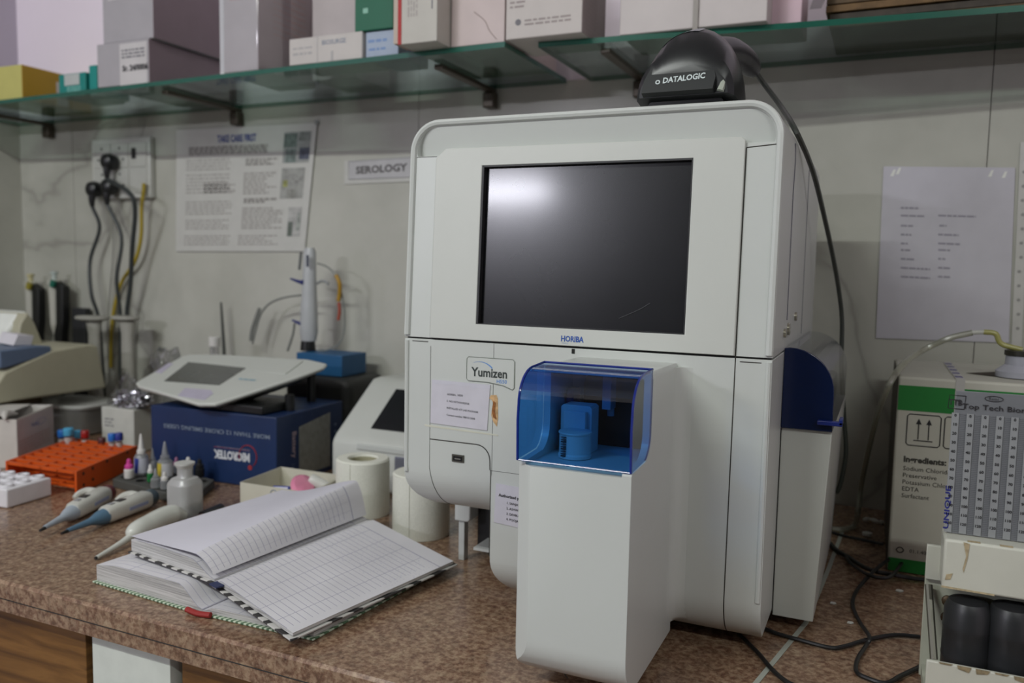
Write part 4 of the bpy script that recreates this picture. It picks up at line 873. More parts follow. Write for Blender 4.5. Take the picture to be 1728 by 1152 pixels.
# --- toilet rolls
TP = mat('tissue_paper', (228, 228, 216), .85, bump=.5, scale=260, var=.03)
def roll(label, x, y, h, r=.049):
    t = thing('tissue_roll', label, 'tissue roll', (x, y, 0), group=None); b = NB()
    lathe(b, [(r, .0005), (r+.0004, .01), (r, h-.003), (r-.003, h), (.0285, h), (.0265, h-.003), (.0265, .0005), (r, .0005)][:-1]+[(r, .0005)], (x, y, 0), 40)
    part('paper', t, b, TP); b = NB(); lathe(b, [(.0262, .001), (.0262, h-.004), (.0248, h-.004), (.0248, .001)], (x, y, 0), 30); part('core', t, b, mat('card_core', (168, 164, 136), .8))
    b = NB(); prism(b, [(x+(r+.0012)*cos(radians(q_)), y+(r+.0012)*sin(radians(q_))) for q_ in range(232, 282, 5)]+[(x+(r-.001)*cos(radians(q_)), y+(r-.001)*sin(radians(q_))) for q_ in range(277, 227, -5)], 'z', .001, h-.002); part('loose_end', t, b, TP)
ra = G(624, 868); roll('white tissue roll standing between the open carton and the analyser, left of the other roll', -.868, 1.262, .1045)
roll('white tissue roll standing partly behind the lower left corner of the white analyser', -.7135, 1.212, .108)
# --- open carton of swabs (yawed)
ac = V2(-1.078, 1.172); bc = V2(-.925, 1.170); cc_ = V2(-.925, 1.300); dc = V2(-1.100, 1.320)
asp = thing('open_carton', 'low open white carton with blue lettering holding small packets, left of the tissue rolls', 'box', (-1.01, 1.24, 0))
A_, B_ = V2(-1.077, 1.170), G(521, 880); Cx = V2(-.935, 1.302); Dx = A_+(Cx-B_)
CM = mat('cream_carton', (204, 200, 184), .6, var=.03); hh = .053; q = NB()
def wallp(a, b, h, th=.0014):
    d = (b-a).normalized(); n = Vector((-d.y, d.x, 0))*th; loft(q, [[a, b, b+n, a+n], [p+Vector((0, 0, h)) for p in (a, b, b+n, a+n)]])
loft(q, [[p+Vector((0, 0, .0004)) for p in (A_, B_, Cx, Dx)], [p+Vector((0, 0, .0018)) for p in (A_, B_, Cx, Dx)]])
for a, b in ((A_, B_), (B_, Cx), (Cx, Dx), (Dx, A_)): wallp(a, b, hh)
part('carton', asp, q, CM)
q = NB(); d1 = (B_-A_).normalized(); d2 = (Cx-B_).normalized(); n1 = Vector((d1.y, -d1.x, 0)); n2 = Vector((d2.y, -d2.x, 0))
BL = mat('carton_blue', (56, 88, 140), .6)
def cur(o, d, s, wid): text(q, 'ASPEN', o, s, ux=d, bold=.02, wid=wid); dd = d; quad(q, [o-dd*.018+Vector((0, 0, s*.35)), o-dd*.002+Vector((0, 0, s*.18)), o-dd*.002+Vector((0, 0, s*.36))])
cur(A_+d1*.042+Vector((0, 0, .015))+n1*.0003, d1, .022, .070); cur(B_+d2*.034+Vector((0, 0, .024))+n2*.0003, d2, .018, .060)
tube(q, [A_+d1*(.078+.007*cos(a))+Vector((0, 0, .041+.007*sin(a)))+n1*.0004 for a in [i*.7 for i in range(9)]], .0006, 4)
part('lettering', asp, q, BL)
def inbox(u, v, z): return A_+(B_-A_)*u+(Dx-A_)*v+Vector((0, 0, z))
q = NB(); lathe(q, [(0, -.008), (.019, -.006), (.024, 0), (.019, .006), (0, .009)], (0, 0, 0), 20, sx=1, sy=1.5, M=Matrix.Translation(inbox(.72, .35, .048)) @ Matrix.Rotation(radians(35), 4, 'Y') @ Matrix.Rotation(.5, 4, 'Z')); solo('pink_case', q, mat('pink_plastic', (226, 140, 170), .25), 'glossy pink plastic case lying in the open white carton', 'case')
q = NB(); bx(q, -.016, .016, -.009, .009, -.005, .005, 0); bx(q, -.013, .013, -.006, .006, .005, .0054, 1); q.transform(Matrix.Translation(inbox(.50, .17, .040)) @ Matrix.Rotation(.35, 4, 'Z') @ Matrix.Rotation(radians(28), 4, 'X')); solo('blue_packet', q, [mat('royal_blue_packet', (54, 66, 150), .4), mat('packet_white', (206, 208, 222), .5)], 'small blue and white packet in the front of the open carton', 'packet', bevel=.001)
q = NB(); lathe(q, [(.0, 0), (.011, .001), (.0115, .006), (.0115, .034), (.009, .038), (0, .039)], (0, 0, 0), 18, M=Matrix.Translation(inbox(.93, .62, .040)) @ Matrix.Rotation(radians(-60), 4, 'Y') @ Matrix.Rotation(.4, 4, 'X')); solo('small_jar', q, mat('white_jar', (206, 206, 200), .3), 'small white jar lying at the back right of the open carton', 'jar')
for i, (u, v, a) in enumerate([(.35, .5, .3), (.6, .75, -.5), (.25, .75, .9)]):
    q = NB(); bx(q, -.022, .022, -.012, .012, 0, .010); q.transform(Matrix.Translation(inbox(u, v, .004)) @ Matrix.Rotation(a, 4, 'Z')); solo('swab_packet', q, mat('packet_paper', (190, 188, 178), .5), ['pale packet low in the carton near its front left', 'pale packet low in the carton behind the pink case', 'pale packet at the back left of the carton'][i], 'packet', bevel=.002)
# --- blue monitor box, upside down, with the screen unit on it
mb = thing('blue_carton', 'dark blue carton standing upside down with white lettering, under the white touch screen unit', 'box', (-1.25, 1.40, 0))
a0, a1 = V2(-1.432, 1.288), V2(-1.106, 1.305); ex = (a1-a0).normalized(); ey = Vector((-ex.y, ex.x, 0)); MW = (a1-a0).length; MD = .24; MH = .150
q = NB(); M_ = Matrix(((ex.x, ey.x, 0, a0.x), (ex.y, ey.y, 0, a0.y), (0, 0, 1, 0), (0, 0, 0, 1))); bx(q, 0, MW, 0, MD, .0004, MH, 0, M=M_)
part('carton', mb, q, mat('navy_card', (22, 44, 84), .42, var=.1, scale=10), bevel=.002)
q = NB(); e_ = lambda u, z, o=-.0004: M_ @ Vector((u, o, z)); WP = mat('carton_white_print', (206, 208, 212), .5)
text(q, 'MICROTEK', e_(MW*.800, .0690), .0235, ux=-ex, uy=(0, 0, -1), bold=.05, mi=0, wid=.092)
text(q, 'INTERNATIONAL PVT. LTD.', e_(MW*.800, .0785), .0048, ux=-ex, uy=(0, 0, -1), mi=1, wid=.085)
text(q, 'MORE THAN 12 CRORE SMILING USERS', e_(MW*.955, .113), .0125, ux=-ex, uy=(0, 0, -1), bold=.01, mi=1, wid=.275)
ar = arc(MW*.785, .064, .022, 200, -50, 14, .023); tube(q, [e_(x, z, -.0006) for x, z in ar], .0011, 5, mi=2, smooth=False)
quad(q, [e_(MW*.800, .0765, -.0005), e_(MW*.52, .0765, -.0005), e_(MW*.52, .0755, -.0005), e_(MW*.800, .0755, -.0005)], 2)
prism(q, [(MW*.80+a, .041+b2) for a, b2 in arc(0, 0, .0055, 0, 360, 10)[:-1]], 'y', -.0007, -.0001, 2, M=M_)
part('lettering', mb, q, [WP, mat('carton_grey_print', (128, 140, 156), .5), mat('carton_red_print', (150, 44, 48), .5)])
q = NB(); f_ = lambda v, z: M_ @ Vector((MW+.0004, v, z)); quad(q, [f_(.075, .014), f_(.19, .010), f_(.19, .132), f_(.075, .118)], 0)
for i in range(3): text(q, '?', f_(.085+.04*i, .140), .008, ux=-ey, uy=(0, 0, -1), mi=1)
for z in (.098, .082): dashes(q, f_(.205, z), .01, .006, ux=ey, mi=1)
text(q, 'Battery', f_(.052, .112), .020, ux=(0, 0, -1), uy=ey, bold=.02, mi=2, wid=.055); text(q, '500VA', f_(.050, .045), .012, ux=(0, 0, -1), uy=ey, mi=1)
part('side_print', mb, q, [mat('side_photo_grey', (132, 132, 126), .5, var=.12, scale=80), mat('carton_grey_print2', (90, 104, 130), .5), mat('side_pale_red', (170, 150, 156), .5)])
# touch screen unit lying tilted on the box
tu = thing('touch_screen_unit', 'white desktop touch screen unit with small grey display lying on the blue carton', 'touch screen', (-1.25, 1.40, MH))
cn = [G(230, 646, .185), G(340, 679, .163), G(549, 613, .222), G(455, 602, .240), G(300, 601, .240)]
cn = [YP(229, 646, 1.33), YP(338, 680, 1.285), YP(372, 672, 1.275), YP(549, 617, 1.47), YP(540, 606, 1.50), YP(318, 598, 1.52), YP(300, 603, 1.50)]
q = NB(); zc = sum(p.z for p in cn)/len(cn)
# fit a plane through the outline, then give the slab its thickness
import numpy as _np
Am = _np.array([[p.x, p.y, 1] for p in cn]); zz = _np.array([p.z for p in cn]); co_, *_r = _np.linalg.lstsq(Am, zz, rcond=None)
def pl(x, y): return float(co_[0]*x+co_[1]*y+co_[2])
def onpl(px, py):
    d = ray(px, py); s = (co_[2]-CAMZ)/(d.z-co_[0]*d.x-co_[1]*d.y); return CP+d*float(s)
out = [onpl(x, y) for x, y in ((229, 645), (234, 651), (292, 667), (334, 680), (362, 680), (440, 655), (500, 635), (546, 618), (551, 613), (520, 606), (380, 598), (322, 597), (308, 600), (262, 626))]
nrm = Vector((-co_[0], -co_[1], 1)).normalized(); dn = lambda p, d: p-nrm*d
cen = sum(out, Vector())/len(out)
loft(q, [[dn(p, 0) for p in out], [dn(p+(p-cen).normalized()*.002, .006) for p in out], [dn(p.lerp(cen, .04), .012) for p in out], [dn(p.lerp(cen, .30), .030) for p in out]])
part('shell', tu, q, [WHITE2], bevel=.003)
q = NB(); loft(q, [[dn(p.lerp(cen, .08), .0125) for p in out], [dn(p.lerp(cen, .32), .036) for p in out]]); part('underside', tu, q, mat('dark_grey_shell', (60, 60, 60), .4))
sc_ = [onpl(277, 643), onpl(370, 650), onpl(415, 621), onpl(318, 611)]; q = NB(); loft(q, [[p-nrm*.001 for p in sc_], [p+nrm*.0008 for p in sc_]]); part('display', tu, q, mat('grey_display', (84, 86, 84), .2), label='small dark grey display')
q = NB(); s2 = [onpl(312, 655), onpl(356, 658), onpl(360, 664), onpl(345, 675), onpl(300, 668)]; loft(q, [[p for p in s2], [p+nrm*.0006 for p in s2]]); part('sticker', tu, q, mat('lilac_label', (186, 180, 198), .4)); q = NB(); s2 = [onpl(262, 628), onpl(285, 612), onpl(292, 614), onpl(272, 630)]; loft(q, [[p for p in s2], [p+nrm*.0006 for p in s2]]); part('sticker', tu, q, MATS['lilac_label'])
q = NB(); dashes(q, onpl(402, 640)+nrm*.0004, .05, .005, ux=(onpl(435, 643)-onpl(402, 640)), uy=nrm.cross(onpl(435, 643)-onpl(402, 640))); part('brand_print', tu, q, mat('teal_print', (110, 160, 180), .5))
q = NB()
pc = [onpl(415, 625), onpl(482, 632), onpl(512, 610), onpl(455, 606)]; loft(q, [[p for p in pc], [p+nrm*.002 for p in pc]]); part('printer_lid', tu, q, WHITE2, bevel=.001)
for x, y in ((.06, .07), (.30, .08), (.10, .20), (.27, .2)):
    q = NB(); P_ = M_ @ Vector((x, y, 0)); lathe(q, [(.010, MH+.0006), (.010, max(MH+.004, pl(P_.x, P_.y)-.028))], (P_.x, P_.y, 0), 14)
    part('foot', tu, q, BLACK)
q = NB(); P_ = M_ @ Vector((.20, .012, MH+.012)); bx(q, P_.x-.05, P_.x+.09, P_.y-.004, P_.y+.10, MH+.0008, MH+.018, 0); part('base', tu, q, BLACK, bevel=.003)
# --- white wedge analyser behind the tissue rolls
wa = thing('small_analyzer', 'small white wedge shaped analyser with a dark sloping screen behind the tissue rolls', 'analyzer', (-.86, 1.48, 0))
wy = 1.385; wz = .1035; wx0 = YP(558, 735, wy).x; tz = YP(640, 638, 1.53).z
pr = [(wy, .0006), (wy, wz-.012)]+[(wy+.004, wz-.003), (wy+.014, wz+.008)]+[(1.520, tz-.012), (1.535, tz-.002), (1.555, tz), (1.66, tz-.004), (1.68, tz-.03), (1.68, .0006)]
q = prism(NB(), pr, 'x', wx0, wx0+.34); part('housing', wa, q, WHITE2, bevel=.010, seg=4)
def slope(u, t, o=0): y = (wy+.014)+(1.520-wy-.014)*t; z = wz+.008+(tz-.012-wz-.008)*t; return Vector((u, y-o*.6, z+o))
q = NB(); lx0, lx1 = wx0+.078, wx0+.30; loft(q, [[slope(lx0, .14, -.002), slope(lx1, .14, -.002), slope(lx1, .93, -.002), slope(lx0, .93, -.002)], [slope(lx0, .14, .0012), slope(lx1, .14, .0012), slope(lx1, .93, .0012), slope(lx0, .93, .0012)]]); part('screen', wa, q, mat('charcoal_screen', (30, 31, 34), .2))
q = NB(); bx(q, wx0+.065, wx0+.31, wy-.003, wy+.004, wz-.018, wz-.006); part('ledge', wa, q, WHITE, bevel=.002)
q = NB(); bx(q, wx0+.155, wx0+.22, wy-.002, wy+.02, .03, wz-.022); part('port_panel', wa, q, mat('grey_blue_panel', (120, 122, 136), .3), bevel=.003)
# --- grey reagent rack and its dropper bottles
fr0, fr1, frb = G(190, 822), G(322, 858), G(322, 858).lerp(G(368, 818), .86); rk = thing('reagent_rack', 'low dark grey rack holding dropper bottles, in front of the blue carton', 'rack', ((fr0.x+fr1.x)/2, 1.2, 0))
fr2 = frb; fr3 = fr0+(fr2-fr1); q = NB(); RH = .0175; up = Vector((0, 0, 1)); loft(q, [[p+up*.0005 for p in (fr0, fr1, fr2, fr3)], [p+up*RH for p in (fr0, fr1, fr2, fr3)]]); part('block', rk, q, mat('dark_grey_foam', (74, 74, 70), .7), bevel=.002)
def rkp(u, v): return fr0+(fr1-fr0)*u+(fr3-fr0)*v+up*(RH+.0006)
q = NB()
for i in range(5):
    for j in range(3):
        p = rkp(.1+.2*i, .2+.3*j); lathe(q, [(.0105, -.0002), (.0105, .0004), (.0085, .0004), (.0085, -.0002)], p, 14)
part('well_ring', rk, q, mat('rack_ring', (58, 58, 56), .6))
def dropper(label, px, pyb, pyt, rpx, bm_, capm, lab=None, tipm=None, z=None, style='cone', deep=None):
    """bottle standing at pixel column px, base row pyb, top row pyt, half width rpx (measured in the photo, at the place where it stands)"""
    z = RH+.0026 if z is None else z; p = G(px, pyb, z); 
    if deep: p = YP(px, pyb, deep); p.z = z
    dist = (p-CP).dot(AX[2]); r = rpx*dist/FPX; h = YP(px, pyt, p.y).z-z; t = thing('dropper_bottle', label, 'bottle', (p.x, p.y, z))
    q = NB(); hb = h*.52; lathe(q, [(r*.9, 0), (r, .002), (r, hb*.85), (r*.8, hb*.95), (r*.5, hb)], p, 22); part('bottle', t, q, bm_)
    q = NB()
    if style == 'cone': lathe(q, [(r*.62, hb), (r*.62, hb+h*.08), (r*.45, hb+h*.10), (r*.16, h*.97), (r*.1, h)], p, 18)
    else: lathe(q, [(r*.85, hb*.97), (r*.85, hb+h*.14), (r*.5, hb+h*.22), (r*.42, h*.94), (r*.2, h)], p, 18)
    part('cap', t, q, capm)
    if lab:
        q = NB(); lathe(q, [(r+.0004, hb*.12), (r+.0004, hb*.82)], p, 22)
        for f in [f for f in q.faces if len(f.verts) > 4]: q.faces.remove(f)
        part('label', t, q, lab)
    return t
CLR = mat('translucent_white_plastic', (190, 192, 194), .3, trans=((225, 228, 230), .35, .8)); WCAP = mat('white_cap', (214, 212, 208), .35); PINK = mat('magenta_cap', (206, 70, 150), .4)
LBL = stripes('blue_white_label', (44, 60, 142), (190, 192, 204), 14, (0, 0, 0), 2.0)
dropper('small white dropper bottle with a bright pink cap, beside the orange rack', 218, 806, 774, 8, WCAP, PINK, style='dome')
dropper('tall dropper bottle with blue and white label and pointed white tip', 239, 800, 732, 11, CLR, WCAP, LBL)
dropper('slim clear dropper bottle right behind the blue labelled one', 258, 797, 756, 7.5, CLR, CLR)
dropper('clear dropper bottle with a yellow band on its label', 279, 805, 745, 12, CLR, CLR, stripes('yellow_white_label', (196, 176, 60), (196, 196, 200), 9, (0, 0, .3), 1.0))
dropper('tiny bottle with a green lower half and white cap, in front of the clear ones', 254, 812, 783, 5.5, mat('green_bottle', (30, 112, 56), .4), WCAP, style='dome')
dropper('small clear bottle at the rack front, right of the green one', 263, 822, 790, 8, CLR, CLR)
dropper('small clear bottle at the rack front touching the white plastic bottle', 278, 824, 796, 7, CLR, WCAP, style='dome')
dropper('white dropper bottle with a reddish label showing behind the white plastic bottle neck', 318, 804, 771, 8, WCAP, WCAP, style='dome')
dropper('black dropper bottle at the right end of the rack', 337, 803, 774, 8, BLACK, BLACK, style='dome')
dropper('small pink capped bottle peeping out behind the white plastic bottle', 298, 797, 771, 6, CLR, mat('dull_pink_cap', (150, 96, 130), .4), style='dome')
# --- white plastic bottle in front
wbp = G(306, 876); wb = thing('plastic_bottle', 'translucent white square shouldered plastic bottle, half full, in front of the dropper bottles', 'bottle', (wbp.x, wbp.y, 0)); dist = (wbp-CP).dot(AX[2]); r = 24.5*dist/FPX
MW_ = mat('milky_plastic', (204, 204, 202), .35, trans=((235, 235, 235), .55, .85))
q = NB(); wbp = wbp+Vector((-.35, .93, 0)).normalized()*.016; rings = []
def sq(r_, z, p=3.4): return [Vector((wbp.x+r_*(abs(cos(a))**(2/p))*(1 if cos(a) > 0 else -1), wbp.y+r_*(abs(sin(a))**(2/p))*(1 if sin(a) > 0 else -1), z)) for a in [2*pi*j/32 for j in range(32)]]
hb = YP(306, 812, wbp.y).z; hn = YP(306, 804, wbp.y).z; ht = YP(306, 779, wbp.y).z
loft(q, [sq(r*.9, .0006), sq(r, .003), sq(r, hb*.95), sq(r*.97, hb), sq(r*.78, hb+(hn-hb)*.9, 3), sq(r*.52, hn+.001, 2.6), sq(r*.46, hn+.004, 2.4), sq(r*.46, ht-.008, 2.4)]); part('body', wb, q, MW_)
q = NB(); loft(q, [sq(r*.86, .002), sq(r*.94, .004), sq(r*.94, hb*.46), sq(r*.90, hb*.465)]); part('liquid', wb, q, mat('clear_liquid', (176, 176, 174), .2))
q = NB(); loft(q, [sq(r*.48, ht-.010, 2.4), sq(r*.56, ht-.006, 2.4), sq(r*.64, ht-.003, 2.4), sq(r*.64, ht, 2.4)]); part('neck', wb, q, mat('milky_neck', (198, 198, 194), .4))
# --- orange tube rack
o0, o1, o2 = V2(-1.620, 1.090), V2(-1.424, 1.100), V2(-1.508, 1.318); o3 = o0+(o2-o1)
og = thing('tube_rack', 'bright orange plastic test tube rack with slotted shelves', 'rack', (-1.52, 1.2, 0)); OR = mat('orange_plastic', (206, 84, 22), .42, var=.04)
eu = (o1-o0).normalized(); LU = (o1-o0).length; LV = (o3-o0).length; ev = (o3-o0).normalized(); MO = Matrix(((eu.x, ev.x, 0, o0.x), (eu.y, ev.y, 0, o0.y), (0, 0, 1, 0), (0, 0, 0, 1)))
OH = .046
def slotted(nm, z0, z1):
    q = NB(); n = 8
    for i in range(n+1):
        v = LV*i/n; bx(q, .006, LU-.006, max(0, v-.0060), min(LV, v+.0060), z0, z1, M=MO)
    for i in range(5): u = .006+(LU-.012)*i/4; bx(q, max(.006, u-.003), min(LU-.006, u+.003), 0, LV, z0+.0005, z1-.0008, M=MO)
    return part(nm, og, q, OR)
slotted('top_shelf', OH-.006, OH); slotted('lower_shelf', .0125, .0175)
part('end_plate', og, bx(NB(), 0, .006, -.001, LV+.001, .0005, OH+.001, M=MO), OR, bevel=.001); part('end_plate', og, bx(NB(), LU-.006, LU, -.001, LV+.001, .0005, OH+.001, M=MO), OR, bevel=.001)
for v, z in ((.022, .037), (.022, .014), (.055, .040), (.055, .017), (.108, .042), (.19, .042)):
    q = NB(); lathe(q, [(.0034, 0), (.0034, .0012), (0, .0016)], (0, 0, 0), 12, M=MO @ Matrix.Translation((LU, v, z)) @ Matrix.Rotation(radians(90), 4, 'Y')); part('screw', og, q, mat('rack_screw', (70, 44, 28), .5))
# --- blood tubes standing behind the rack
TG = mat('clear_tube_plastic', (210, 214, 216), .1, trans=((238, 240, 240), .08)); TL = stripes('printed_tube_label', (150, 128, 124), (206, 196, 190), 60, (0, radians(90), 0), 3, lo=.25, hi=.5)
caps = {'blue': mat('cap_blue', (36, 110, 196), .35), 'cyan': mat('cap_light_blue', (78, 166, 206), .35), 'red': mat('cap_red', (150, 26, 22), .35), 'maroon': mat('cap_maroon', (78, 34, 36), .4), 'navy': mat('cap_navy', (40, 56, 140), .4), 'none': None}
def tubev(px, top, cap, label, yy=1.345, bot=None, rp=5.5, lean=0.0):
    p = YP(px, 745, yy); p.z = 0.0176; dist = (p-CP).dot(AX[2]); r = rp*dist/FPX; h = YP(px, top, yy).z-p.z
    t = thing('blood_tube', label, 'test tube', (p.x, p.y, 0), group=None); ch = .017 if cap != 'none' else 0
    q = NB(); lathe(q, [(r*.5, .0006), (r, r*.6), (r, h-ch*.7), (r*.9, h-ch*.7)], p, 16); part('tube', t, q, TG)
    q = NB(); lathe(q, [(r*.82, .004), (r*.82, .020)], p, 14); part('blood', t, q, mat('dark_blood', (60, 16, 14), .3))
    q = NB(); lathe(q, [(r+.0004, h-ch-.044), (r+.0004, h-ch-.004)], p, 16)
    for f in [f for f in q.faces if len(f.verts) > 4]: q.faces.remove(f)
    part('label', t, q, TL)
    if caps[cap]: q = NB(); lathe(q, [(r*1.22, h-ch), (r*1.28, h-ch+.001), (r*1.28, h-.002), (r*1.1, h), (r*.5, h)], p, 18); part('cap', t, q, caps[cap])
tubev(105, 725, 'blue', 'blood tube with royal blue cap, leftmost of the row in the orange rack', 1.308)
tubev(116, 722, 'cyan', 'blood tube with wide light blue cap, second from the left in the orange rack', 1.281, rp=6.5)
tubev(131, 726, 'cyan', 'blood tube with narrow light blue cap touching the red capped one', 1.308, rp=4.5)
tubev(144, 726, 'red', 'blood tube with bright red cap in the orange rack', 1.308, rp=5.2)
tubev(158, 747, 'none', 'uncapped labelled tube between the red and the maroon capped tubes', 1.308)
tubev(172, 738, 'maroon', 'blood tube with dark maroon cap in the orange rack', 1.308, rp=5)
tubev(189, 731, 'blue', 'blood tube with royal blue cap right of the maroon one', 1.308, rp=5)
tubev(201, 730, 'navy', 'blood tube with navy cap, rightmost in the orange rack', 1.308, rp=5)
# --- white well block on the left
wk0 = V2(-1.452, .977); wk = thing('well_block', 'white plastic block with rows of wells, in front of the orange rack', 'block', (-1.52, 1.02, 0))
e1 = (G(88, 836)-wk0).normalized(); L1 = (G(88, 836)-wk0).length; e2 = Vector((-e1.y, e1.x, 0)); MK = Matrix(((e1.x, e2.x, 0, wk0.x), (e1.y, e2.y, 0, wk0.y), (0, 0, 1, 0), (0, 0, 0, 1))); q = bx(NB(), 0, L1, 0, .16, .0006, .036, M=MK)
part('block', wk, q, mat('bright_white_plastic', (222, 220, 224), .4), bevel=.003)
for i in range(3):
    for j in range(4):
        q = NB(); lathe(q, [(.0128, 0), (.0118, .0042), (.0085, .0044), (.0085, .0015), (0, .0012)], (0, 0, 0), 18, M=MK @ Matrix.Translation((.017+.0335*i, .021+.038*j, .0362))); part('well', wk, q, MATS['bright_white_plastic'])
# ================================================================== FAR LEFT CORNER
DX = -1.90; DZ = .115
dv = thing('lab_photometer', 'beige benchtop photometer with slate blue console and raised white lid at the far left', 'analyzer', (-2.1, 1.43, DZ))
def dp(x, y): p = XP(x, y, DX); return (p.y, p.z)
b0 = dp(-6, 684); b1 = dp(180, 650); t1_ = dp(165, 583); t2_ = dp(150, 581); t3_ = dp(88, 591); f1 = dp(8, 628); f0 = dp(-2, 640)
prf = [(b0[0], DZ+.0005), (b1[0], DZ+.0005), (t1_[0], t1_[1]), (t2_[0], t2_[1]+.001), (t3_[0], t3_[1]), (f1[0], f1[1]), (f0[0]-.006, f0[1]-.012)]
BG = mat('beige_plastic', (176, 172, 150), .5, var=.02)
part('housing', dv, prism(NB(), prf, 'x', -2.42, DX), BG, bevel=.006)
q = NB(); pr2 = [dp(2, 622), dp(16, 620), dp(88, 597), dp(88, 584), dp(60, 584), dp(0, 592)]; prism(q, pr2, 'x', -2.41, DX-.002); part('console', dv, q, mat('slate_blue_plastic', (92, 108, 134), .45), bevel=.004)
ld_ = NB(); XH = -2.06; c0 = XP(44, 526, XH); c1 = XP(2, 594, XH)
pl_ = [(c1.y-.03, c1.z+.002), (c0.y-.015, c0.z), (c0.y+.004, c0.z+.003), (c0.y+.022, c0.z-.030), (c1.y+.006, c1.z-.030)]
prism(ld_, pl_, 'x', -2.44, XH); part('lid', dv, ld_, mat('glossy_white_lid', (240, 242, 236), .2, spec=.8), bevel=.013, seg=6)
q = NB(); h_ = [XP(x, y, XH+.03) for x, y in ((28, 590), (36, 545), (48, 527), (60, 545), (72, 575), (75, 590))]; prism(q, [(p.y, p.z) for p in h_], 'x', -2.40, XH+.028); part('hood_side', dv, q, BG, bevel=.004)
q = NB(); a_c = XP(22, 583, DX-.05); b_c = XP(53, 583, DX-.05); c_c = XP(58, 566, DX-.05); d_c = XP(30, 564, DX-.05); loft(q, [[p for p in (a_c, b_c, c_c, d_c)], [p+Vector((-.06, 0, .004)) for p in (a_c, b_c, c_c, d_c)]]); part('paper_slip', dv, q, mat('thermal_paper', (214, 210, 216), .6), bevel=.002)
solo('brown_carton', bx(NB(), -2.44, DX-.12, b0[0]+.03, b1[0]-.10, .0006, DZ-.0004), mat('brown_card', (120, 106, 84), .7), 'flat brown carton under the beige photometer at the far left', 'box', bevel=.002)
gc = thing('glove_carton', 'white carton with torn top and pale print, left behind the orange rack', 'box', (-1.78, 1.27, 0))
c0 = G(31, 790); c1 = G(92, 757); d = (c1-c0).normalized(); n = Vector((-d.y, d.x, 0)); gh = YP(31, 708, c0.y).z; LL = (c1-c0).length
MG = Matrix(((d.x, n.x, 0, c0.x), (d.y, n.y, 0, c0.y), (0, 0, 1, 0), (0, 0, 0, 1)))
q = NB()
for a in ((0, LL, 0, .0015), (0, LL, .18, .1815), (0, .0015, 0, .18), (LL-.0015, LL, 0, .18)): bx(q, *a, .0006, gh, M=MG)
bx(q, 0, LL, 0, .18, .0005, .0020, M=MG); bx(q, 0, LL, .05, .18, gh, gh+.0014, M=MG); part('carton', gc, q, mat('glove_card', (202, 198, 192), .6))
q = NB(); e_ = lambda u, z: MG @ Vector((u, -.0004, z)); bx(q, .002, LL-.002, -.0003, 0, .004, gh-.004, 0, M=MG)
text(q, 'Nitrylex', e_(LL*.36, gh*.72), .013, ux=d, mi=1, bold=.01)
for i in range(5): dashes(q, e_(.012, gh*.50-.007*i), LL*.8, .004, ux=d, mi=2)
tube(q, [e_(LL*.62+.028*cos(a), gh*.76+.007*sin(a)) for a in [i*.7 for i in range(10)]], .0005, 4, mi=1)
part('printed_side', gc, q, [mat('pinkish_card', (186, 176, 178), .6), mat('pale_navy_print', (120, 128, 168), .6), mat('pale_red_print', (176, 150, 148), .6)])
q = NB(); tube(q, [MG @ Vector((-.01, .02, gh+.002)), MG @ Vector((.02, .03, gh+.010)), MG @ Vector((.05, .02, gh+.004))], .006, 8, rr=lambda s: .002+.006*sin(pi*s)); part('torn_flap', gc, q, MATS['glove_card'])
tb_ = thing('plastic_tub', 'translucent rounded plastic tub with a lid behind the orange rack', 'tub', (-1.78, 1.50, 0))
cx, cy = YP(119, 700, 1.50).x, 1.515; q = NB()
def rr_(hx, hy, z, p=4): return [Vector((cx+hx*(abs(cos(a))**(2/p))*(1 if cos(a) > 0 else -1), cy+hy*(abs(sin(a))**(2/p))*(1 if sin(a) > 0 else -1), z)) for a in [2*pi*j/36 for j in range(36)]]
tz_ = YP(115, 684, 1.45).z
loft(q, [rr_(.075, .055, .0006), rr_(.085, .062, .006), rr_(.098, .070, tz_-.008)]); part('tub', tb_, q, mat('frosted_tub', (176, 176, 172), .3, trans=((205, 206, 204), .4, .8)))
q = NB(); loft(q, [rr_(.102, .074, tz_-.010), rr_(.104, .076, tz_-.004), rr_(.100, .072, tz_), rr_(.092, .064, tz_-.002)]); part('lid', tb_, q, mat('frosted_lid', (184, 184, 180), .3))
wbx = thing('white_carton', 'upright white carton with grey side between the blood tubes and the blue carton', 'box', (-1.6, 1.42, 0))
x0 = YP(172, 740, 1.40).x; x1 = YP(226, 740, 1.40).x; hz = YP(226, 692, 1.40).z
q = bx(NB(), x0, x1, 1.40, 1.47, .0006, hz); part('carton', wbx, q, mat('pale_card', (196, 196, 188), .6), bevel=.002)
q = NB(); dashes(q, (x0+.012, 1.3996, hz-.03), .03, .003); dashes(q, (x0+.012, 1.3996, hz-.038), .025, .003); dashes(q, (x0+.012, 1.3996, hz-.046), .03, .003); part('printed_text', wbx, q, INKG)
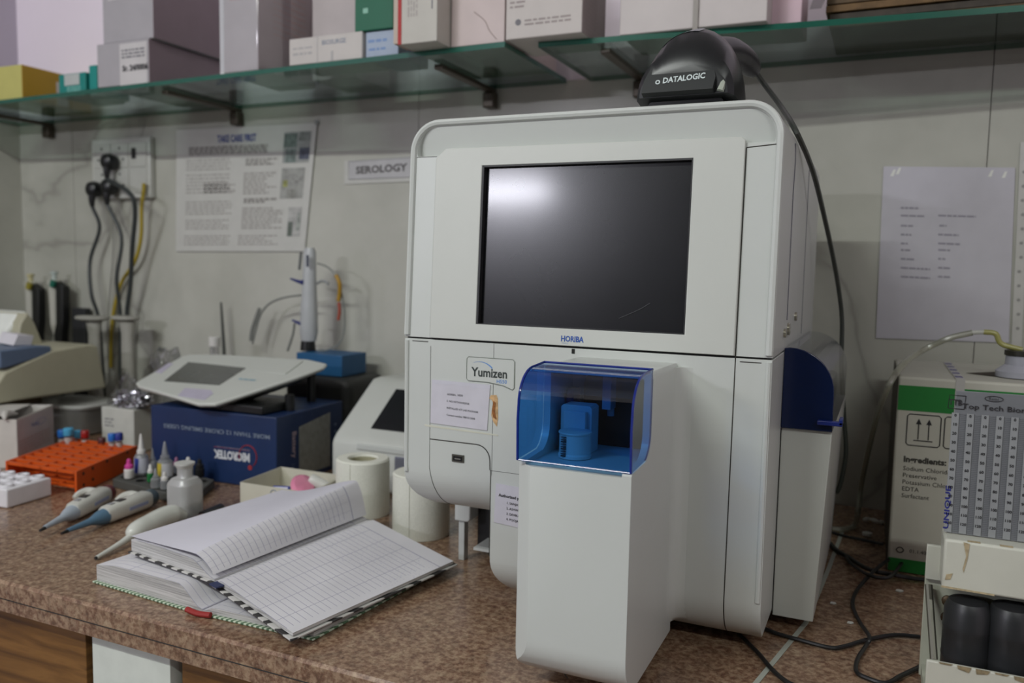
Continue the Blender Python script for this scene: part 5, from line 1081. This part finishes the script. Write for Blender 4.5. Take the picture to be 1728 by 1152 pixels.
# crumpled foil and clear bags
def crumple(nm, label, cat, c, sx, sy, sz, m, seed, amp=.25, sub=4):
    q = NB(); bmesh.ops.create_icosphere(q, subdivisions=sub, radius=1); r_ = random.Random(seed); from mathutils import noise as mn
    off = Vector((r_.random()*9, r_.random()*9, r_.random()*9))
    for v in q.verts:
        p = v.co.copy(); k1 = mn.noise(p*1.7+off); k2 = abs(mn.noise(p*4.1+off)); k3 = abs(mn.noise(p*8+off)); v.co = p*(1+amp*k1+amp*.9*k2+amp*.35*k3)
        v.co = Vector((v.co.x*sx, v.co.y*sy, max(v.co.z, -.72)*sz))+Vector(c)
    zm = min(v.co.z for v in q.verts)
    for v in q.verts: v.co.z += c[2]-zm
    return solo(nm, q, m, label, cat, sharp=12)
xm = (x0+x1)/2
crumple('foil_pouch', 'crumpled shiny silver foil pouch on top of the upright white carton', 'pouch', (xm+.008, 1.435, hz+.0012), .050, .030, .022, mat('silver_foil', (170, 170, 174), .22, .95), 3, .45)
CB3 = mat('clear_bag_film', (225, 225, 228), .06, trans=((232, 232, 234), .10))
crumple('plastic_bag', 'crumpled clear plastic bag behind the white touch screen unit and foil pouch', 'bag', (YP(262, 640, 1.60).x, 1.64, .0010), .060, .045, .125, CB3, 8, .35)
crumple('plastic_bag', 'smaller clear plastic bag between foil pouch and the grey pipette stand', 'bag', (YP(205, 690, 1.52).x, 1.535, .0010), .038, .032, .085, CB3, 15, .35)
# upright pipettes on their stand
def upip(px, pt, label, ringm, topm):
    p = YP(px, 480, 1.705); zt = YP(px, pt, 1.705).z; t = thing('standing_pipette', label, 'pipette', (p.x, 1.705, 0), group='white and black pipettes standing in the far left corner'); q = NB()
    lathe(q, [(.0035, zt-.245), (.004, zt-.19), (.010, zt-.165), (.0145, zt-.15), (.017, zt-.03), (.020, zt-.012), (.014, zt-.010)], (p.x, p.y, 0), 20); part('body', t, q, mat('pipette_white_body', (196, 194, 184), .4))
    q = NB(); lathe(q, [(.007, zt-.012), (.007, zt+.006), (.011, zt+.008), (.011, zt+.014), (0, zt+.015)], (p.x, p.y, 0), 16); part('plunger', t, q, topm)
    q = NB(); lathe(q, [(.009, 0), (.009, .018)], (0, 0, 0), 14, M=Matrix.Translation((p.x+.012, p.y-.016, zt-.030)) @ Matrix.Rotation(radians(20), 4, 'Y')); part('ring', t, q, ringm)
    q = NB(); prism(q, [(p.x+.018, zt-.014), (p.x+.050, zt-.030), (p.x+.046, zt-.13), (p.x+.038, zt-.17), (p.x+.035, zt-.25), (p.x+.012, zt-.25), (p.x+.004, zt-.175), (p.x+.015, zt-.14)], 'y', p.y-.012, p.y+.014); part('grip', t, q, mat('pipette_black_grip', (24, 24, 24), .5), bevel=.004)
    q = NB(); lathe(q, [(.028, .0006), (.028, .008), (.006, .012), (.006, zt-.22)], (p.x+.024, p.y, 0), 18); part('stand', t, q, BLACK)
upip(52, 470, 'upright white pipette with yellow ring and black grip, left one of two', mat('yellow_ring', (156, 144, 50), .5), mat('yellowish_button', (190, 182, 140), .5))
upip(92, 466, 'upright white pipette with green ring and black grip, right one of two', mat('green_ring', (36, 110, 92), .5), mat('pale_button', (180, 190, 186), .5))
ps_ = thing('pipette_stand', 'grey two headed pipette stand with flat discs in front of the hanging cords', 'stand', (-1.95, 1.66, 0)); GS = mat('warm_grey_plastic', (168, 166, 158), .5)
for px, pw_ in ((156, 33), (212, 27)):
    p = YP(px, 540, 1.655); zt = YP(px, 533, 1.655).z; r_ = pw_*2.3/FPX
    q = NB(); lathe(q, [(r_*.5, zt-.016), (r_, zt-.008), (r_*1.02, zt-.003), (r_*.9, zt)], (p.x, 1.655, 0), 26, sy=.7); part('disc', ps_, q, GS)
    q = NB(); lathe(q, [(.030, .012), (.022, .10), (.019, zt-.05), (.026, zt-.016)], (p.x+.006, 1.655, 0), 20, sy=.7); part('stem', ps_, q, GS)
pA, pB_ = YP(156, 540, 1.655).x, YP(212, 540, 1.655).x
part('base', ps_, bx(NB(), pA-.03, pB_+.05, 1.62, 1.69, .0006, .013), mat('dark_grey_base', (74, 72, 70), .5), bevel=.003)
solo('black_case', bx(NB(), YP(128, 560, 1.735).x, YP(150, 560, 1.735).x, 1.722, 1.745, .0006, YP(140, 520, 1.73).z), mat('matte_black', (40, 40, 42), .7), 'dark case standing between the upright pipettes and the grey pipette stand', 'case', bevel=.003)
# bottle with white cap, antenna
tp_ = YP(362, 568, 1.62); t = thing('reagent_bottle', 'clear bottle with white screw cap behind the touch screen unit', 'bottle', (tp_.x, 1.62, 0)); q = NB(); z1_ = tp_.z
lathe(q, [(.026, .0006), (.028, .01), (.028, z1_-.07), (.012, z1_-.045), (.012, z1_-.02)], (tp_.x, 1.62, 0), 22); part('body', t, q, CB3)
q = NB(); lathe(q, [(.0145, z1_-.024), (.0145, z1_-.002), (.013, z1_), (0, z1_)], (tp_.x, 1.62, 0), 20); part('cap', t, q, WCAP)
ta = YP(373, 510, 1.72); tb2 = YP(378, 590, 1.72); t = thing('router', 'router with one thin grey antenna behind the touch screen unit', 'router', (tb2.x, 1.70, 0))
q = NB(); tube(q, [ta, tb2, Vector((tb2.x, 1.72, .03))], .004, 8, smooth=False, rr=lambda s: .0028+.004*s); part('antenna', t, q, mat('antenna_grey', (72, 74, 70), .5)); part('box', t, bx(NB(), tb2.x-.01, tb2.x+.07, 1.665, 1.74, .0006, .032), BLACK, bevel=.003)
# dispenser tower on its blue box, power unit below
bx0, bx1 = YP(500, 610, 1.60).x, YP(577, 610, 1.60).x; bz0, bz1 = YP(575, 636, 1.60).z, YP(575, 600, 1.60).z
pu = NB(); bx(pu, bx0-.02, bx1+.035, 1.575, 1.735, .0006, bz0-.001); solo('power_unit', pu, mat('charcoal_plastic', (44, 44, 42), .55), 'charcoal rounded power unit behind the blue carton, carrying the blue box', 'power unit', bevel=.022, seg=5)
solo('blue_box', bx(NB(), bx0, bx1, 1.60, 1.70, bz0, bz1), mat('azure_card', (28, 84, 128), .5), 'small azure blue box under the tall white dispenser tower', 'box', bevel=.002)
dt = thing('dispenser', 'tall slim white dispenser with navy side knobs and black collar on the blue box', 'dispenser', (YP(522, 590, 1.65).x, 1.65, bz1)); dx = dt.location.x
zb_, zt_ = YP(520, 582, 1.65).z, YP(520, 418, 1.65).z
q = NB(); lathe(q, [(.019, bz1+.0008), (.019, bz1+.004), (.017, bz1+.024)], (dx-.004, 1.65, 0), 22); part('collar', dt, q, BLACK)
q = NB(); rg = []
for s, w_ in ((0, .020), (.1, .024), (.35, .022), (.7, .0175), (.95, .0165), (1, .012)):
    z = bz1+.0245+(zt_-bz1-.0245)*s; rg.append([Vector((dx+.004*s-.002+w_*cos(a), 1.65+w_*.8*sin(a), z)) for a in [2*pi*j/20 for j in range(20)]])
loft(q, rg); part('column', dt, q, mat('grey_white_column', (180, 182, 184), .35))
NV = mat('navy_plastic', (44, 50, 110), .4)
for y_ in (470, 540):
    q = NB(); k0 = YP(507, y_+6, 1.64); tube(q, [k0+Vector((.012, 0, 0)), k0, YP(490 if y_ == 470 else 493, y_, 1.64)], .006, 8, smooth=False, rr=lambda s: .0072-.005*s); part('knob', dt, q, NV)
q = NB(); k0 = YP(519, 440, 1.628); tube(q, [k0+Vector((0, 0, .014)), k0-Vector((0, 0, .014))], .0028, 8, smooth=False); part('slot', dt, q, mat('slot_navy', (50, 56, 80), .4))
q = NB(); tube(q, [YP(505, 455, 1.64), YP(508, 425, 1.64)], .0035, 6, smooth=False); part('clip', dt, q, mat('clip_grey', (110, 112, 112), .4))
q = NB(); tube(q, [YP(535, 478, 1.65), YP(543, 474, 1.65), YP(552, 476, 1.65), YP(553, 481, 1.65)], .0035, 8); part('hook', dt, q, mat('hook_grey', (140, 142, 142), .4))
GT = mat('grey_tubing', (134, 136, 132), .3)
q = NB(); tube(q, [YP(536, 444, 1.66), YP(552, 450, 1.66), YP(566, 464, 1.66), YP(575, 490, 1.665), YP(581, 520, 1.67), YP(581, 555, 1.67), YP(572, 580, 1.66), YP(552, 590, 1.66), YP(536, 592, 1.66)], .0022, 6, mi=0)
tube(q, [YP(567, 464, 1.657), YP(573, 478, 1.657), YP(573, 495, 1.66), YP(571, 508, 1.66)], .005, 8, mi=1); tube(q, [YP(572, 510, 1.66), YP(573, 525, 1.66), YP(571, 540, 1.66)], .004, 8, mi=2)
part('side_tube', dt, q, [GT, mat('yellow_tubing', (168, 128, 30), .5), mat('red_tubing', (160, 74, 56), .5)])
q = NB(); tube(q, [YP(508, 498, 1.67), YP(480, 502, 1.68), YP(455, 512, 1.69), YP(440, 530, 1.69), YP(432, 555, 1.69), YP(426, 580, 1.69)], .0028, 6, mi=0); tube(q, [YP(438, 520, 1.70), YP(426, 555, 1.70), YP(423, 575, 1.70)], .005, 6, mi=0)
tube(q, [YP(497, 545, 1.66), YP(494, 565, 1.66), YP(485, 592, 1.66)], .003, 6, mi=0); solo('grey_tubing', q, GT, 'loops of grey tubing left of the white dispenser tower', 'tubing')

# ================================================================== RIGHT END OF THE WORKTOP
yaw = radians(.8); rc = G(1496, 962); RM = Matrix.Translation((rc.x, rc.y, 0)) @ Matrix.Rotation(yaw, 4, 'Z')
BH = YP(1510, 634, rc.y).z; BWd = .34; BD = .28
rbx = thing('reagent_box', 'large white reagent carton with green bands and printed ingredients behind the tube stand', 'box', (rc.x+.17, rc.y+.16, 0))
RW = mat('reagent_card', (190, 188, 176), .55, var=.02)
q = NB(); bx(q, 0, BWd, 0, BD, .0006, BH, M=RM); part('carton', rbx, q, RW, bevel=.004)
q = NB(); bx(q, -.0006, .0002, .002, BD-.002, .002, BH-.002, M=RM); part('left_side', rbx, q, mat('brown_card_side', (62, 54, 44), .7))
GN = mat('leaf_green_print', (34, 122, 52), .5); q = NB(); F_ = lambda u, z: RM @ Vector((u, -.0004, z)); fux = RM.to_3x3() @ Vector((1, 0, 0))
def zpx(x, y): p = YP(x, y, rc.y); return p.z
bx(q, .0015, .083, -.0004, 0, zpx(1515, 691), zpx(1515, 649), M=RM); part('green_band', rbx, q, GN); q = NB(); bx(q, .083, BWd-.002, -.0004, 0, zpx(1620, 663), zpx(1620, 656), M=RM); part('green_band', rbx, q, GN); q = NB(); bx(q, .0015, BWd-.002, -.0004, 0, .0015, .022, M=RM)
part('green_band', rbx, q, GN)
q = NB(); u0 = .016; zc_ = zpx(1530, 724); w_ = .0205
def rbox(u, z, w, h): tube(q, [F_(u+.003, z), F_(u+w-.003, z), F_(u+w, z+.003), F_(u+w, z+h-.003), F_(u+w-.003, z+h), F_(u+.003, z+h), F_(u, z+h-.003), F_(u, z+.003), F_(u+.003, z)], .0008, 4, smooth=False)
rbox(u0, zc_-.024, .046, .048); rbox(u0+.051, zc_-.024, .046, .048)
for uu_ in (u0+.016, u0+.030):
    tube(q, [F_(uu_, zc_-.014), F_(uu_, zc_+.012)], .0008, 4, smooth=False); f = [F_(uu_-.004, zc_+.009), F_(uu_+.004, zc_+.009), F_(uu_, zc_+.018)]; quad(q, f)
tube(q, [F_(u0+.010, zc_-.016), F_(u0+.036, zc_-.016)], .0008, 4, smooth=False)
part('arrow_icons', rbx, q, INK)
q = NB(); text(q, 'Ingredients:', F_(.014, zpx(1523, 778)), .0125, ux=fux, bold=.04)
for i, st_ in enumerate(['Sodium Chloride', 'Preservative', 'Potassium Chloride', 'EDTA', 'Surfactant']): text(q, st_, F_(.014, zpx(1523, 792.5+11.5*i)), .0095, ux=fux)
text(q, '01.1.40', F_(.030, zpx(1520, 930)), .008, ux=fux); rbox(.012, zpx(1514, 931), .010, .008); rbox(.054, zpx(1514, 931), .007, .008)
part('printed_text', rbx, q, mat('carton_dark_print', (60, 58, 54), .6))
q = NB(); loft(q, [[RM @ Vector(p) for p in ((.10, .10, BH+.0008), (.16, .06, BH+.0008), (.30, .06, BH+.0008), (.30, .16, BH+.0008), (.17, .17, BH+.0008))], [RM @ Vector(p) for p in ((.10, .10, BH+.001), (.16, .06, BH+.001), (.30, .06, BH+.001), (.30, .16, BH+.001), (.17, .17, BH+.001))]]); part('torn_opening', rbx, q, mat('opening_brown', (58, 46, 34), .8))
q = NB(); bx(q, .078, .090, .004, BD-.01, BH+.0005, BH+.0014, 0, M=RM)
for i in range(5): bx(q, .079, .089, .02+.05*i, .042+.05*i, BH+.0014, BH+.0018, 1, M=RM)
bx(q, .078, .090, -.0010, 0, zpx(1600, 700), BH+.001, 0, M=RM)
part('packing_tape', rbx, q, [mat('tape_white', (186, 184, 180), .3), mat('tape_violet', (104, 100, 136), .5)])
jp = RM @ Vector((.172, .085, 0)); q = NB(); lathe(q, [(.034, BH+.0014), (.034, BH+.010), (.022, BH+.020), (.0215, BH+.034)], jp, 26); part('jar_neck', rbx, q, mat('cloudy_jar', (168, 168, 178), .25))
q = NB(); lathe(q, [(.0235, BH+.0345), (.0235, BH+.042), (0, BH+.0425)], jp, 26); part('jar_cap', rbx, q, mat('dark_cap', (44, 42, 34), .4))
ht_ = thing('hose', 'pale translucent hose arching out of the reagent carton and down behind it', 'hose', (jp.x-.2, jp.y, 0))
q = NB(); jt = Vector((jp.x, jp.y, BH+.0432)); Yh = jp.y
tube(q, [jt, YP(1690, 580, Yh), YP(1680, 563, Yh), YP(1660, 560, Yh)], .0042, 10); part('yellow_end', ht_, q, mat('yellowed_hose', (156, 152, 88), .35))
q = NB(); tube(q, [YP(1662, 560, Yh), YP(1640, 561, Yh)], .0034, 8, smooth=False); part('connector', ht_, q, mat('hose_joint', (196, 196, 190), .15))
q = NB(); tube(q, [YP(1641, 561, Yh), YP(1600, 571, Yh), YP(1555, 592, Yh), YP(1524, 615, 1.42), YP(1500, 650, 1.372), YP(1480, 702, 1.42), YP(1464, 765, 1.52), YP(1453, 820, 1.60), YP(1448, 862, 1.585), G(1442, 886, .006), G(1425, 893, .006), G(1404, 892, .006)], .0048, 10, 8); part('hose', ht_, q, mat('milky_hose', (188, 188, 172), .25, trans=((222, 222, 212), .35, .7)))
# --- sedimentation tube stand
SY = 1.000; es = thing('tube_stand', 'old white metal blood sedimentation stand with printed millimetre scale plate and black rubber holders', 'stand', (.25, 1.0, 0))
EW = mat('old_white_enamel', (200, 200, 188), .42, var=.05, scale=14); EW2 = mat('greenish_enamel', (178, 180, 164), .5, var=.06, scale=12)
X_ = lambda x, y, Y=SY: YP(x, y, Y).x; Z_ = lambda x, y, Y=SY: YP(x, y, Y).z
ex0 = X_(1556, 1050, 1.035); part('back_panel', es, bx(NB(), ex0, .46, 1.035, 1.042, .0006, Z_(1590, 960, 1.035)), EW2, bevel=.001)
part('side_flange', es, bx(NB(), ex0-.0005, ex0+.019, 1.028, 1.0346, Z_(1565, 976, 1.03), Z_(1565, 918, 1.03)), EW, bevel=.001)
cb = NB(); zc0, zc1 = Z_(1590, 992, .985), Z_(1590, 908, .985); cx0 = X_(1591, 950, .985); bx(cb, cx0, .46, .985, 1.0345, zc0, zc1); part('clamp_bar', es, cb, EW, bevel=.003)
pz0, pz1 = zc1+.0008, Z_(1602, 658, 1.008); px0 = X_(1590, 905, 1.008)
part('scale_plate', es, bx(NB(), px0+.004, .46, 1.0080, 1.0110, pz0, pz1), mat('scale_plate_grey', (118, 120, 124), .3), bevel=.0006)
colx = [X_(1607+25.2*i, 780, 1.006) for i in range(12)]; q = NB(); q2 = NB(); q3 = NB()
for i, x in enumerate(colx):
    bx(q2, x-.0035, x+.0035, 1.0068, 1.0078, pz0+.001, pz1-.024)
    for k_ in range(16):
        z = pz1-.028-.0099*k_
        if z > pz0+.002: text(q, str(k_*10), (x, 1.0066, z), .0042, bold=.03, align='CENTER')
    if i < 11:
        for k_ in range(78):
            z = pz1-.026-.00198*k_
            if z > pz0+.002: quad(q3, [(x+.0045, 1.0076, z), (x+.0125, 1.0076, z), (x+.0125, 1.0076, z+.00035), (x+.0045, 1.0076, z+.00035)])
part('scale_numbers', es, q, INK); part('scale_column', es, q2, mat('clear_column', (146, 148, 150), .25)); part('scale_lines', es, q3, mat('scale_line_grey', (88, 90, 94), .6))
q = NB(); text(q, 'Top Tech Biomedicals', (X_(1624, 684, 1.006), 1.0070, pz1-.0185), .0078, bold=.01, wid=.088); text(q, 'TTB', (X_(1601, 680, 1.006), 1.0070, pz1-.0155), .0085, bold=.03, wid=.013)
R0 = Vector((X_(1600, 683, 1.006), 1.0070, pz1-.0195)); tube(q, [R0, R0+Vector((.0155, 0, 0)), R0+Vector((.0165, 0, .0145)), R0+Vector((.001, 0, .0145)), R0], .0004, 4, smooth=False)
cxe = X_(1678, 668, 1.006); tube(q, [(cxe+.0085*cos(a), 1.0070, pz1-.0060+.0028*sin(a)) for a in [i*.5 for i in range(14)]], .0003, 4); text(q, 'Remi', (cxe-.005, 1.0070, pz1-.0075), .0045)
part('plate_title', es, q, INK)
q = NB(); text(q, 'UNIQUE', (px0+.0050, 1.0066, pz0+.004), .0070, ux=(0, 0, 1), uy=(-1, 0, 0), bold=.03, wid=.048); part('edge_lettering', es, q, mat('violet_blue_print', (44, 48, 120), .5))
# rubber holders: ribbed cylinders
RB = mat('black_rubber', (38, 39, 41), .38)
for px in (1631, 1706, 1782, 1858):
    x = X_(px, 1080, .99); r_ = .0235; q = NB(); zt_ = Z_(px, 1012 if px < 1650 else 1022, .99); lathe(q, [(r_*.96, .0150), (r_, .020), (r_, zt_*.42), (r_*1.02, zt_*.44), (r_, zt_*.46), (r_*1.0, zt_*.70), (r_*1.02, zt_*.72), (r_, zt_*.74), (r_*.98, zt_-.012), (r_*.8, zt_-.003), (r_*.4, zt_), (0, zt_)], (x, .998, 0), 32); part('rubber_holder', es, q, RB)
q = NB(); tube(q, [YP(1567, 986, 1.025), YP(1576, 1112, .990)], .0042, 10, smooth=False); part('rod', es, q, mat('dull_steel_rod', (104, 102, 92), .4, .5))
for x, y in ((1599, 1013), (1597, 1041)):
    p = YP(x, y, 1.0345); q = NB(); lathe(q, [(.0062, 0), (.0062, .003), (.004, .0045), (0, .0048)], (0, 0, 0), 14, M=Matrix.Translation((p.x, 1.0348, p.z)) @ Matrix.Rotation(radians(90), 4, 'X')); part('screw', es, q, mat('rusty_screw', (78, 62, 44), .5, .5))
zl_ = Z_(1600, 1118, .955); q = bx(NB(), X_(1562, 1130, .955), .46, .952, .957, .0006, zl_); part('front_lip', es, q, EW, bevel=.0015)
part('tray_floor', es, bx(NB(), X_(1562, 1130, .955), .46, .9575, 1.0345, .0006, .0145), EW2)
q = NB()
for pts in ([(cx0+.018, zc1-.001), (cx0+.024, zc1-.002), (cx0+.023, zc1-.018), (cx0+.020, zc1-.034), (cx0+.019, zc1-.030), (cx0+.0215, zc1-.016)], [(cx0, zc0+.003), (cx0+.05, zc0+.002), (cx0+.05, zc0+.0005), (cx0, zc0+.001)], [(cx0+.004, zc0+.016), (cx0+.010, zc0+.018), (cx0+.008, zc0+.011), (cx0+.003, zc0+.010)]): prism(q, pts, 'y', .9843, .9852)
for i in range(5): bx(q, cx0+.022+.030*i, cx0+.034+.030*i, .9858, .9900, zc1-.0002, zc1+.0004)
part('rust_stain', es, q, mat('rust', (176, 160, 128), .7, var=.2, scale=220))
q = NB()
for i in range(9): a = .07+.017*i; prism(q, [(a, zl_-.001-.002*((i*7) % 3)), (a+.010, zl_-.0012-.002*((i*5) % 3)), (a+.012, zl_+.0004), (a-.001, zl_+.0004)], 'y', .9512, .9522)
part('chipped_paint', es, q, mat('dark_rust', (138, 124, 96), .8, var=.3, scale=200))
# --- cables and scraps on the worktop
CBK = mat('thin_black_cable', (26, 26, 27), .4)
def cable(label, px, r=.0026, zs=None, cat='cable'):
    pts = [G(x, y, (zs[i] if zs else r+.0012)) for i, (x, y) in enumerate(px)]
    return solo('black_cable', tube(NB(), pts, r, 8, 8), CBK, label, cat)
cable('thin black cable running from under the analyser towards the bottom edge of the picture', [(1240, 1062), (1278, 1100), (1300, 1126), (1322, 1146), (1345, 1158), (1380, 1170)])
cable('black cable waving from under the reagent tower across the worktop to the tube stand', [(1290, 1060), (1310, 1068), (1345, 1078), (1400, 1092), (1425, 1090), (1467, 1078), (1510, 1071), (1552, 1074)])
cable('black cable looping up before the reagent carton and back down to the picture edge', [(1554, 1124), (1520, 1140), (1495, 1152), (1462, 1143), (1445, 1132), (1448, 1110), (1462, 1088), (1467, 1074), (1450, 1048), (1439, 1020), (1446, 996), (1470, 968), (1500, 943), (1524, 929), (1534, 927), (1528, 940), (1508, 968), (1490, 975), (1462, 968), (1436, 950), (1428, 938)], zs=[.004]*7+[.0095]+[.004]*3+[.012, .018, .022, .020, .016]+[.014]*3+[.010, .006])
cable('thicker black cable running from behind the reagent tower past the green banded carton', [(1400, 915), (1412, 928), (1432, 940), (1455, 955), (1478, 964), (1500, 968), (1530, 974), (1560, 978)], .0034, zs=[.005]*3+[.010]*3+[.006]*2)
cable('black cable far back on the worktop between the hose and the reagent carton', [(1404, 898), (1430, 905), (1455, 910), (1490, 918)], .0024, zs=[.004]*4)
for i, (x, y, lb_) in enumerate([(1406, 1018, 'tiny white paper scrap on the worktop beside the grey joint strip'), (1435, 1051, 'tiny bright paper scrap left of the wavy black cable'), (1518, 997, 'tiny thin paper scrap in front of the green banded carton'), (1463, 906, 'white plastic ring lying behind the cables at the hose'), (1468, 882, 'crumpled clear wrapper at the back of the worktop beside the hose')]):
    p = G(x, y, .0007); q = NB()
    if i == 3: lathe(q, [(.004, 0), (.008, 0), (.008, .004), (.004, .004)], p+Vector((0, 0, .0042)), 16)
    elif i == 4: tube(q, [p+Vector((-.012, 0, .004)), p+Vector((0, .004, .006)), p+Vector((.014, -.003, .005)), p+Vector((.022, .003, .004))], .003, 6, rr=lambda s: .002+.002*abs(sin(9*s)))
    else:
        a = [(.004, 0), (.002, .003), (-.003, .002), (-.004, -.002), (.001, -.003)]; k_ = [1, 1, 1.3][i]; prism(q, [(p.x+u*k_, p.y+v*k_) for u, v in a], 'z', .0006, .0022)
    solo(['paper_scrap', 'paper_scrap', 'paper_scrap', 'plastic_ring', 'clear_wrapper'][i], q, mat('scrap_white', (214, 214, 208), .5), lb_, ['paper', 'paper', 'paper', 'ring', 'wrapper'][i])
